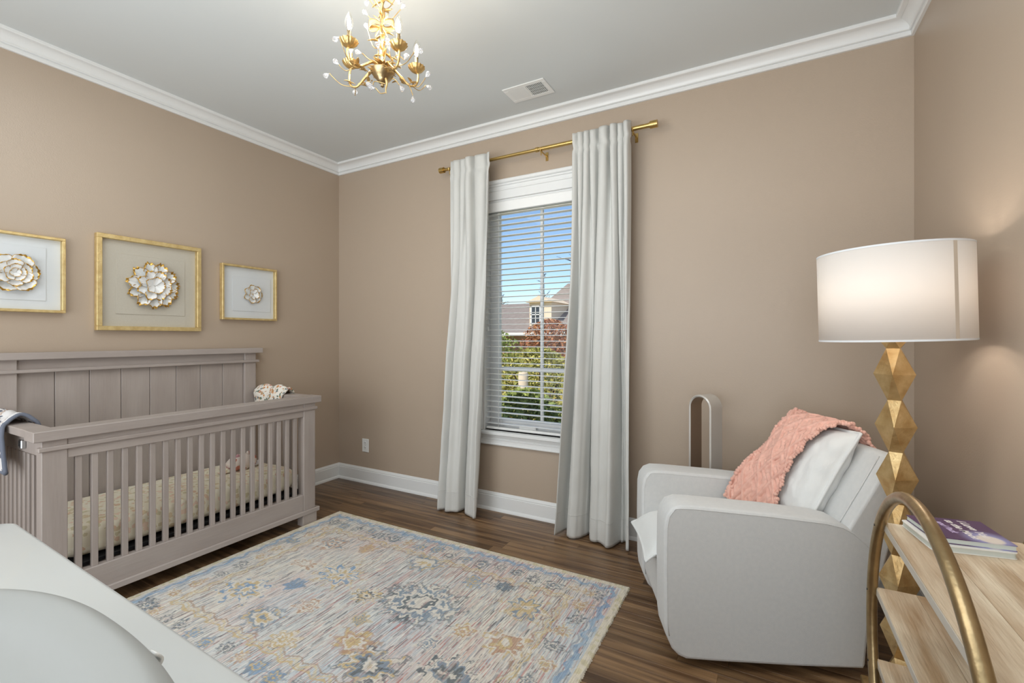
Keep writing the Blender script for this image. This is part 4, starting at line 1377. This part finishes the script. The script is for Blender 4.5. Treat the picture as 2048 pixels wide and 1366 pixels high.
pd = thing('changing_pad', 'pale grey moulded changing pad with a raised rim on the white dresser', 'changing pad', (-.672, .006, DZ), math.radians(-1.0))
PAL, PAR, PB_, PE = .335, .42, .252, 2.3
def padr(a): 
    c_, s_ = abs(math.cos(a)), abs(math.sin(a))
    PA = PAR if math.cos(a) > 0 else PAL
    R_ = ((c_ / PA) ** PE + (s_ / PB_) ** PE) ** (-1 / PE)
    return R_
secp = [(1.0, 0.001), (1.010, .018), (1.004, .045), (.980, .074), (.935, .092), (.875, .098), (.79, .089), (.70, .067), (.58, .049), (.42, .037), (.2, .032), (.005, .031)]
def spl2(P, s):
    n_ = len(P) - 1; s = max(0, min(n_ - 1e-6, s * n_)); i = int(s); t = s - i
    p0, p1, p2, p3 = P[max(i - 1, 0)], P[i], P[i + 1], P[min(i + 2, n_)]
    return [.5 * ((2 * p1[k]) + (-p0[k] + p2[k]) * t + (2 * p0[k] - 5 * p1[k] + 4 * p2[k] - p3[k]) * t * t + (-p0[k] + 3 * p1[k] - 3 * p2[k] + p3[k]) * t ** 3) for k in (0, 1)]
def pad_fn(u, v):
    s = v * (len(secp) - 1); i = min(int(s), len(secp) - 2); f = s - i
    f = f
    q = spl2(secp, v); k, z_ = q[0], q[1]
    a = 2 * PI * u; R_ = padr(a)
    saddle = 1 - .22 * math.exp(-(abs(math.cos(a)) / .35) ** 2) * 0
    return (k * R_ * math.cos(a), k * R_ * math.sin(a), z_ * saddle)
MB().grid(pad_fn, 120, 56, cu=True).build('moulded_cushion', M['pad'], pd, smooth=180, local=True, subsurf=1)
stp = MB().grid(lambda u, v: (.062 + .014 * u, PB_ * .992 + .007 * math.sin(v * PI), .050 + .018 * v), 4, 8)
stp.build('strap_tab', M['plastic'], pd, smooth=180, local=True, solid=.003)

# ------------------------------------------------------------------ chandelier
CX, CY = -1.385, 1.405
cd = thing('chandelier', 'gold leaf chandelier with four candle bulbs and crystal drops on the ceiling', 'chandelier', (CX, CY, ZC))
G = M['leaf_gold']
fw_ = Vector((-.4818, .8763, 0)); rt_ = Vector((.8763, .4818, 0)); up_ = Vector((0, 0, 1))
def W(l, d, z): return Vector((CX, CY, 0)) + rt_ * l + fw_ * d + up_ * z
def curve(pts, n=22):
    pts = [tuple(p) for p in pts]
    return [spl(pts, k / n) for k in range(n + 1)]
MB().lathe([(.001, 0), (.062, 0), (.060, -.010), (.035, -.022), (.012, -.030), (.001, -.031)], 28, (CX, CY, ZC)).build('canopy', G, cd, smooth=40)
for k in range(5):
    zc_ = ZC - .040 - k * .022
    a0 = 0 if k % 2 else PI / 2
    MB().tube([(CX + .007 * math.cos(a) * math.cos(a0), CY + .007 * math.cos(a) * math.sin(a0), zc_ + .014 * math.sin(a)) for a in [2 * PI * q / 14 for q in range(14)]], .002, 6, closed=True).build('chain_link', G, cd, smooth=60)
stemp = []
for k in range(40):
    t = k / 39
    stemp.append(tuple(W(.006 * math.sin(t * 14), .006 * math.cos(t * 14), 2.745 - t * .33)))
MB().tube(stemp, .0055, 8).tube([tuple(W(-.006 * math.sin(k / 39 * 14), -.006 * math.cos(k / 39 * 14), 2.745 - k / 39 * .33)) for k in range(40)], .0045, 8).build('twisted_stem', G, cd, smooth=60)
MB().lathe([(.001, .006), (.047, .004), (.050, 0), (.047, -.006), (.036, -.022), (.024, -.034), (.023, -.036), (.016, -.046), (.009, -.050), (.007, -.056), (.008, -.062), (.001, -.067)], 32, (CX, CY, 2.402)).build('bowl', M['pewter_gold'], cd, smooth=35)
# lower leafy drop, offset branch
MB().tube(curve([W(.02, -.02, 2.36), W(.026, -.03, 2.335), W(.022, -.03, 2.31), W(.024, -.03, 2.295)], 12), [.006 - .0004 * k for k in range(13)], 8).build('finial_stem', G, cd, smooth=60)

def leaf(base, dirv, L_, W_, bend=.3, seed=0):
    d = Vector(dirv).normalized()
    side = d.cross(up_)
    side = side.normalized() if side.length > 1e-4 else Vector((1, 0, 0))
    nn = side.cross(d)
    mb = MB(); vs = []
    for i in range(6):
        t = i / 5
        wd = W_ * math.sin(PI * min(.96, t * .9 + .08)) ** .8
        c = Vector(base) + d * (L_ * t) + nn * (-bend * L_ * t * t)
        vs += [tuple(c - side * wd * .5 + nn * wd * .18), tuple(c), tuple(c + side * wd * .5 + nn * wd * .18)]
    fs = []
    for i in range(5):
        for j in range(2):
            fs.append((i * 3 + j, i * 3 + j + 1, i * 3 + j + 4, i * 3 + j + 3))
    return mb.add(vs, fs)
rl = random.Random(12)
# leaves round the stem
for k in range(30):
    z_ = 2.735 - (k / 29) * .31
    a = k * 2.4
    d = Vector((math.cos(a), math.sin(a), rl.uniform(-.1, .9)))
    leaf(W(0, 0, z_) + Vector((math.cos(a), math.sin(a), 0)) * .007, d, rl.uniform(.030, .048), rl.uniform(.012, .018), rl.uniform(-.3, .5)).build('leaf', G, cd, smooth=180, solid=.0008)
# ribbon bow
for s in (-1, 1):
    def bow(u, v, s=s):
        a = PI * 2 * u
        return tuple(W(s * (.004 + .024 * (1 - math.cos(a)) ), -.014 - .006 * math.sin(a), 2.585 + .012 * math.sin(a) * (1 if s > 0 else 1) + (v - .5) * .022 * (1 - math.cos(a) * .6)))
    MB().grid(bow, 18, 4).build('ribbon_bow', G, cd, smooth=180, solid=.0012)
    MB().grid(lambda u, v, s=s: tuple(W(s * (.004 + .022 * u), -.016, 2.578 - .04 * u + (v - .5) * .012)), 8, 3).build('ribbon_tail', G, cd, smooth=180, solid=.0012)
def crystal(p, d, L_=.030, r_=.0105):
    d = Vector(d).normalized()
    q = d.to_track_quat('Z', 'Y').to_matrix()
    prof_ = [(.0006, 0), (.35, .25), (.85, .55), (1.0, .75), (.75, .93), (.001, 1.0)]
    mb = MB(); vs = []
    for (r, z_) in prof_:
        for j in range(8):
            a = 2 * PI * j / 8 + (PI / 8 if z_ > .6 else 0)
            vs.append(tuple(Vector(p) + q @ Vector((r * r_ * math.cos(a), r * r_ * math.sin(a), z_ * L_))))
    fs = []
    for i in range(5):
        for j in range(8):
            fs.append((i * 8 + j, i * 8 + (j + 1) % 8, (i + 1) * 8 + (j + 1) % 8, (i + 1) * 8 + j))
    return mb.add(vs, fs)
ZB = 2.474
arms = [(-.106, -.092), (.088, -.088), (.126, .072), (-.160, .082)]
for ai, (al, ad) in enumerate(arms):
    rad = Vector((al, ad, 0)); rn = rad.normalized(); L_ = rad.length
    def A(t, z): return W(rn.x * L_ * t, rn.y * L_ * t, z)
    zb_ = (2.458, 2.448, 2.452, 2.478)[ai]
    arm = MB().tube(curve([A(.12, 2.418), A(.30, 2.425), A(.55, 2.40), A(.80, 2.375), A(1.0, 2.39), A(1.05, 2.43), A(1.0, zb_ - .012)], 30), [.0055] * 12 + [.0045] * 19, 8).build('arm', G, cd, smooth=60)
    c0 = A(1.0, zb_)
    MB().lathe([(.001, -.016), (.010, -.014), (.022, -.006), (.031, .004), (.035, .012), (.033, .012), (.022, -.001), (.009, -.007), (.001, -.008)], 48, tuple(c0), flute=.07, nf=14).build('drip_pan', G, arm, smooth=60)
    MB().lathe([(.001, 0), (.0095, 0), (.0095, .004), (.0075, .006), (.0075, .052), (.0085, .054), (.001, .055)], 18, tuple(c0 + Vector((0, 0, -.004)))).build('candle_sleeve', M['pewter_gold'], arm, smooth=40)
    bz = zb_ + .050
    MB().lathe([(.007, 0), (.0078, .004), (.0140, .016), (.0175, .030), (.0160, .045), (.0100, .062), (.0040, .074), (.0008, .079)], 20, (c0.x, c0.y, bz)).build('bulb', M['bulb_glass'], arm, smooth=180)
    MB().lathe([(.0008, .008), (.0050, .012), (.0076, .026), (.0072, .040), (.0040, .054), (.0006, .060)], 12, (c0.x, c0.y, bz)).build('filament', M['filament'], arm, smooth=180)
    # leaves on the arm
    for q in range(10):
        t = .18 + .085 * q
        ang = rl.uniform(0, 6.28)
        b0 = A(t, 2.415 - .04 * math.sin(t * 2.8))
        leaf(b0, Vector((math.cos(ang), math.sin(ang), rl.uniform(.1, 1))), rl.uniform(.026, .040), rl.uniform(.010, .015), .3).build('leaf', G, arm, smooth=180, solid=.0008)
    # curling wires with crystals
    for q in range(2):
        sd = (1 if q else -1)
        tn = Vector((-rn.y, rn.x, 0)) * sd
        s0_ = A(.85, 2.378); 
        ew = W(rn.x * L_ * (1.15 + .25 * q) + tn.x * .05, rn.y * L_ * (1.15 + .25 * q) + tn.y * .05, 2.385 + .045 * q + rl.uniform(-.01, .02))
        m1 = (Vector(s0_) + ew) / 2 + Vector((0, 0, -.022)); m2 = ew + Vector((0, 0, .012))
        wv_ = MB().tube(curve([s0_, m1, ew - (ew - m1) * .25 + Vector((0, 0, -.004)), ew], 14), .0016, 6).build('wire_tendril', G, arm, smooth=60)
        dd = (ew - m1).normalized() if q == 0 else Vector((rn.x * rt_.x, rn.x * rt_.y, -.2)) + Vector((0, 0, -.3))
        crystal(ew, dd, .030, .0105).build('crystal_drop', M['crystal'], arm, smooth=None)
# extra tendrils at the bottom and around the body
ext = [((.02, -.03, 2.335), (-.03, -.03, 2.330), (-.022, -.03, 2.345), (-1, 0, .15)), ((.024, -.03, 2.30), (-.02, -.03, 2.318), (.0, -.03, 2.296), (-1, 0, 0)),
       ((.03, -.02, 2.345), (.075, -.02, 2.335), (.05, -.02, 2.362), (.6, 0, -.8)), ((.10, .05, 2.37), (.115, .05, 2.33), (.108, .05, 2.35), (0, 0, -1)),
       ((-.01, 0, 2.50), (-.055, -.02, 2.56), (-.035, -.01, 2.50), (-.3, 0, 1)), ((.02, 0, 2.52), (.06, .02, 2.46), (.045, .01, 2.51), (.3, 0, -1)),
       ((-.01, 0, 2.60), (-.06, 0, 2.635), (-.03, 0, 2.60), (-.6, 0, .6)), ((.01, 0, 2.60), (.075, 0, 2.66), (.04, 0, 2.62), (.5, 0, .6)),
       ((-.01, 0, 2.66), (-.055, 0, 2.70), (-.03, 0, 2.67), (-.5, 0, -.6)), ((.01, 0, 2.66), (.05, 0, 2.70), (.03, 0, 2.67), (.6, 0, -.3)),
       ((-.02, 0, 2.44), (-.075, -.03, 2.46), (-.05, -.01, 2.445), (-.8, 0, .2)), ((.03, 0, 2.43), (.09, 0, 2.45), (.06, 0, 2.47), (.3, 0, .6)),
       ((-.01, -.01, 2.42), (.0, -.06, 2.455), (-.01, -.03, 2.43), (0, -.4, 1)), ((.015, -.01, 2.42), (.035, -.06, 2.47), (.02, -.04, 2.43), (.2, -.4, 1))]
for (a, e_, m_, dv) in ext:
    MB().tube(curve([W(*a), W(*m_), W(*e_)], 14), .0017, 6).build('wire_tendril', G, cd, smooth=60)
    crystal(W(*e_), rt_ * dv[0] + fw_ * dv[1] + up_ * dv[2], .029, .0100).build('crystal_drop', M['crystal'], cd)
for q in range(26):
    a = q * 2.4
    leaf(W(.012 * math.cos(a), .012 * math.sin(a), 2.408), Vector((math.cos(a), math.sin(a), 1.1 + .5 * math.sin(q))), .042, .015, .4).build('leaf', G, cd, smooth=180, solid=.0008)

# ------------------------------------------------------------------ outdoors
def gh(x, y):
    return -.9 + min(1.45, max(0, (y - 5) * .20)) + .10 * fbm(x * .3, y * .3, 0)
gm = MB().grid(lambda u, v: (-34 + 40 * u, 3.4 + 40 * v, gh(-34 + 40 * u, 3.4 + 40 * v)), 70, 70)
struct(gm.build('ground', M['grass'], smooth=180))

def leafmat(name, a, b_):
    m_ = bpy.data.materials.new(name); m_.use_nodes = True
    nt = m_.node_tree; bs = nt.nodes['Principled BSDF']; bs.inputs['Roughness'].default_value = .8
    g_ = nt.nodes.new('ShaderNodeNewGeometry'); cr_ = nt.nodes.new('ShaderNodeValToRGB')
    cr_.color_ramp.elements[0].color = (*lin(a), 1); cr_.color_ramp.elements[1].color = (*lin(b_), 1)
    nt.links.new(g_.outputs['Random Per Island'], cr_.inputs[0]); nt.links.new(cr_.outputs[0], bs.inputs['Base Color'])
    return m_
LM = [leafmat('olive_leaves', (118, 126, 62), (206, 198, 112)), leafmat('amber_leaves', (168, 140, 62), (226, 196, 110)), leafmat('green_leaves', (106, 124, 66), (176, 188, 104)), leafmat('russet_leaves', (140, 84, 72), (206, 150, 104))]
def shrub(label, x, y, w_, h_, mt_, n_, seed, grp=None):
    r = random.Random(seed)
    z0 = gh(x, y)
    t_ = thing('shrub', label, 'shrub', (x, y, z0), 0, grp)
    mb = MB()
    for k in range(n_):
        a = r.uniform(0, 2 * PI); rr = r.random() ** .45; hh = r.random()
        ww = math.sin(PI * (.18 + .8 * hh)) ** .6
        px, py, pz = x + w_ * .5 * rr * ww * math.cos(a), y + w_ * .4 * rr * ww * math.sin(a), z0 + .1 + h_ * hh
        s = r.uniform(.03, .06) * (1 + .02 * w_)
        d1 = Vector((r.uniform(-1, 1), r.uniform(-1, 1), r.uniform(-1, 1))).normalized() * s
        d2 = Vector((r.uniform(-1, 1), r.uniform(-1, 1), r.uniform(-1, 1))).normalized() * s * .6
        c = Vector((px, py, pz))
        mb.add([tuple(c - d1), tuple(c + d2), tuple(c + d1), tuple(c - d2)], [(0, 1, 2, 3)])
    mb.build('foliage', mt_, t_)
    st = MB()
    for k in range(6):
        a = k * 1.05
        st.tube([(x, y, z0 - .05), (x + .15 * w_ * math.cos(a), y + .15 * w_ * math.sin(a), z0 + h_ * .45), (x + .3 * w_ * math.cos(a), y + .3 * w_ * math.sin(a), z0 + h_ * .85)], [.03, .02, .008], 6)
    st.build('stems', M['bark'], t_)
    return t_
shrub('olive green shrub low behind the lower left window panes', -4.5, 5.6, 1.9, 1.45, LM[0], 4200, 1)
shrub('green shrub low behind the lower right window panes', -2.75, 5.4, 1.5, 1.3, LM[2], 4200, 2)
shrub('amber leaved shrub in the middle of the garden behind the window', -6.0, 8.5, 2.3, 1.35, LM[1], 4200, 3)
shrub('yellow green shrub on the slope at the right of the window view', -3.7, 7.7, 2.0, 1.35, LM[0], 3600, 4)
shrub('dense green shrub on the slope below the neighbouring house', -7.0, 10.9, 2.6, 1.25, LM[2], 3600, 5)
shrub('russet tree-like bush in front of the neighbouring house at the right', -5.9, 13.2, 2.0, 1.25, LM[3], 3000, 6)
shrub('amber shrub on the slope at the left of the window view', -9.8, 12.0, 2.5, 1.1, LM[1], 2600, 7)

# neighbouring house with hipped roof and a dormer
hs = thing('neighbour_house', 'distant house with grey hipped roof and cream dormer seen through the blinds', 'house', (-9.5, 20, 0))
gz = .2
MB().box(-14, -4, 19, 26, gz - .6, 1.55).build('wall', M['brickwall'], hs)
rf = MB().add([(-16, 18.4, 1.5), (-3.4, 18.4, 1.5), (-3.4, 27, 1.5), (-16, 27, 1.5), (-14.0, 22.2, 3.15), (-10.2, 22.2, 3.15), (-8.9, 22.2, 4.1), (-5.4, 22.2, 4.1)],
              [(0, 1, 7, 6, 5, 4), (1, 2, 7), (2, 3, 4, 5, 6, 7), (3, 0, 4), (3, 2, 1, 0)])
rf.build('roof', M['roof'], hs)
dm = MB().box(-9.62, -8.50, 19.2, 22, 1.75, 2.95)
dm.build('dormer', M['siding'], hs)
MB().prism([(0, 0)], 1, 0, 0) if False else None
g = MB().add([(-9.75, 19.0, 2.93), (-8.37, 19.0, 2.93), (-9.06, 19.0, 3.22), (-9.75, 22.2, 2.93), (-8.37, 22.2, 2.93), (-9.06, 22.2, 3.22)], [(0, 1, 2), (3, 5, 4), (0, 2, 5, 3), (1, 4, 5, 2), (0, 3, 4, 1)])
g.build('dormer_roof', M['siding'], hs)
wf = MB().box(-9.50, -9.02, 19.14, 19.2, 1.95, 2.75, .01).build('window', M['darkglass'], hs)
for (a, b_, c, d) in ((-9.52, -9.46, 1.93, 2.77), (-9.06, -9.0, 1.93, 2.77), (-9.275, -9.245, 1.95, 2.75)):
    MB().box(a, b_, 19.10, 19.16, c, d).build('window_bar', M['trim'], wf)
for zz_ in (1.93, 2.34, 2.73):
    MB().box(-9.52, -9.0, 19.10, 19.16, zz_, zz_ + .04).build('window_bar', M['trim'], wf)
MB().box(-14.2, -4, 18.3, 18.42, 1.42, 1.52).build('gutter', M['trim'], hs)

# stone post in the garden
ps = thing('garden_post', 'pale round stone post standing among the garden shrubs', 'post', (-3.42, 6.6, gh(-3.42, 6.6)))
MB().lathe([(.001, 0), (.075, 0), (.07, .85), (.08, .86), (.082, 1.30), (.07, 1.32), (.001, 1.33)], 20, (-3.42, 6.6, gh(-3.42, 6.6))).build('pillar', M['siding'], ps, smooth=40)

# bare branches
def tree(label, x, y, h_, seed, spread, nb, r0=.05):
    r = random.Random(seed)
    z0 = gh(x, y)
    t_ = thing('bare_tree', label, 'tree', (x, y, z0))
    MB().tube([(x, y, z0 - .1), (x + .04, y, z0 + h_ * .5), (x, y, z0 + h_)], [r0, r0 * .7, r0 * .2], 8).build('trunk', M['bark'], t_, smooth=60)
    for k in range(nb):
        z_ = z0 + h_ * (.35 + .62 * k / nb)
        a = r.uniform(0, 2 * PI); L_ = spread * r.uniform(.5, 1) * (1.15 - .6 * k / nb)
        mb = MB()
        p0 = Vector((x, y, z_)); d = Vector((math.cos(a), math.sin(a) * .6, r.uniform(.2, .7))).normalized()
        p1 = p0 + d * L_ * .5; p2 = p1 + (d + Vector((r.uniform(-.3, .3), 0, r.uniform(-.2, .3)))) * L_ * .5
        mb.tube([p0, p1, p2], [r0 * .35, r0 * .22, r0 * .08], 6)
        for q in range(5):
            s = p0.lerp(p2, .3 + .14 * q); dd = (d + Vector((r.uniform(-.9, .9), r.uniform(-.4, .4), r.uniform(-.5, .9)))).normalized()
            mb.tube([s, s + dd * L_ * .3], [r0 * .14, r0 * .05], 5)
        mb.build('branch', M['bark'], t_, smooth=60)
    return t_
tree('thin bare tree close behind the left side of the window', -5.3, 6.9, 5.6, 3, 1.1, 22, .045)
tree('tall bare tree behind the right side of the window', -1.9, 7.2, 6.8, 9, 1.1, 16, .045)
tree('small distant conifer-like tree rising behind the house roof', -13.9, 30.0, 5.6, 5, .8, 24, .09)
tree('distant bare tree left of the neighbouring house', -18.0, 31.0, 4.6, 8, 1.0, 22, .08)
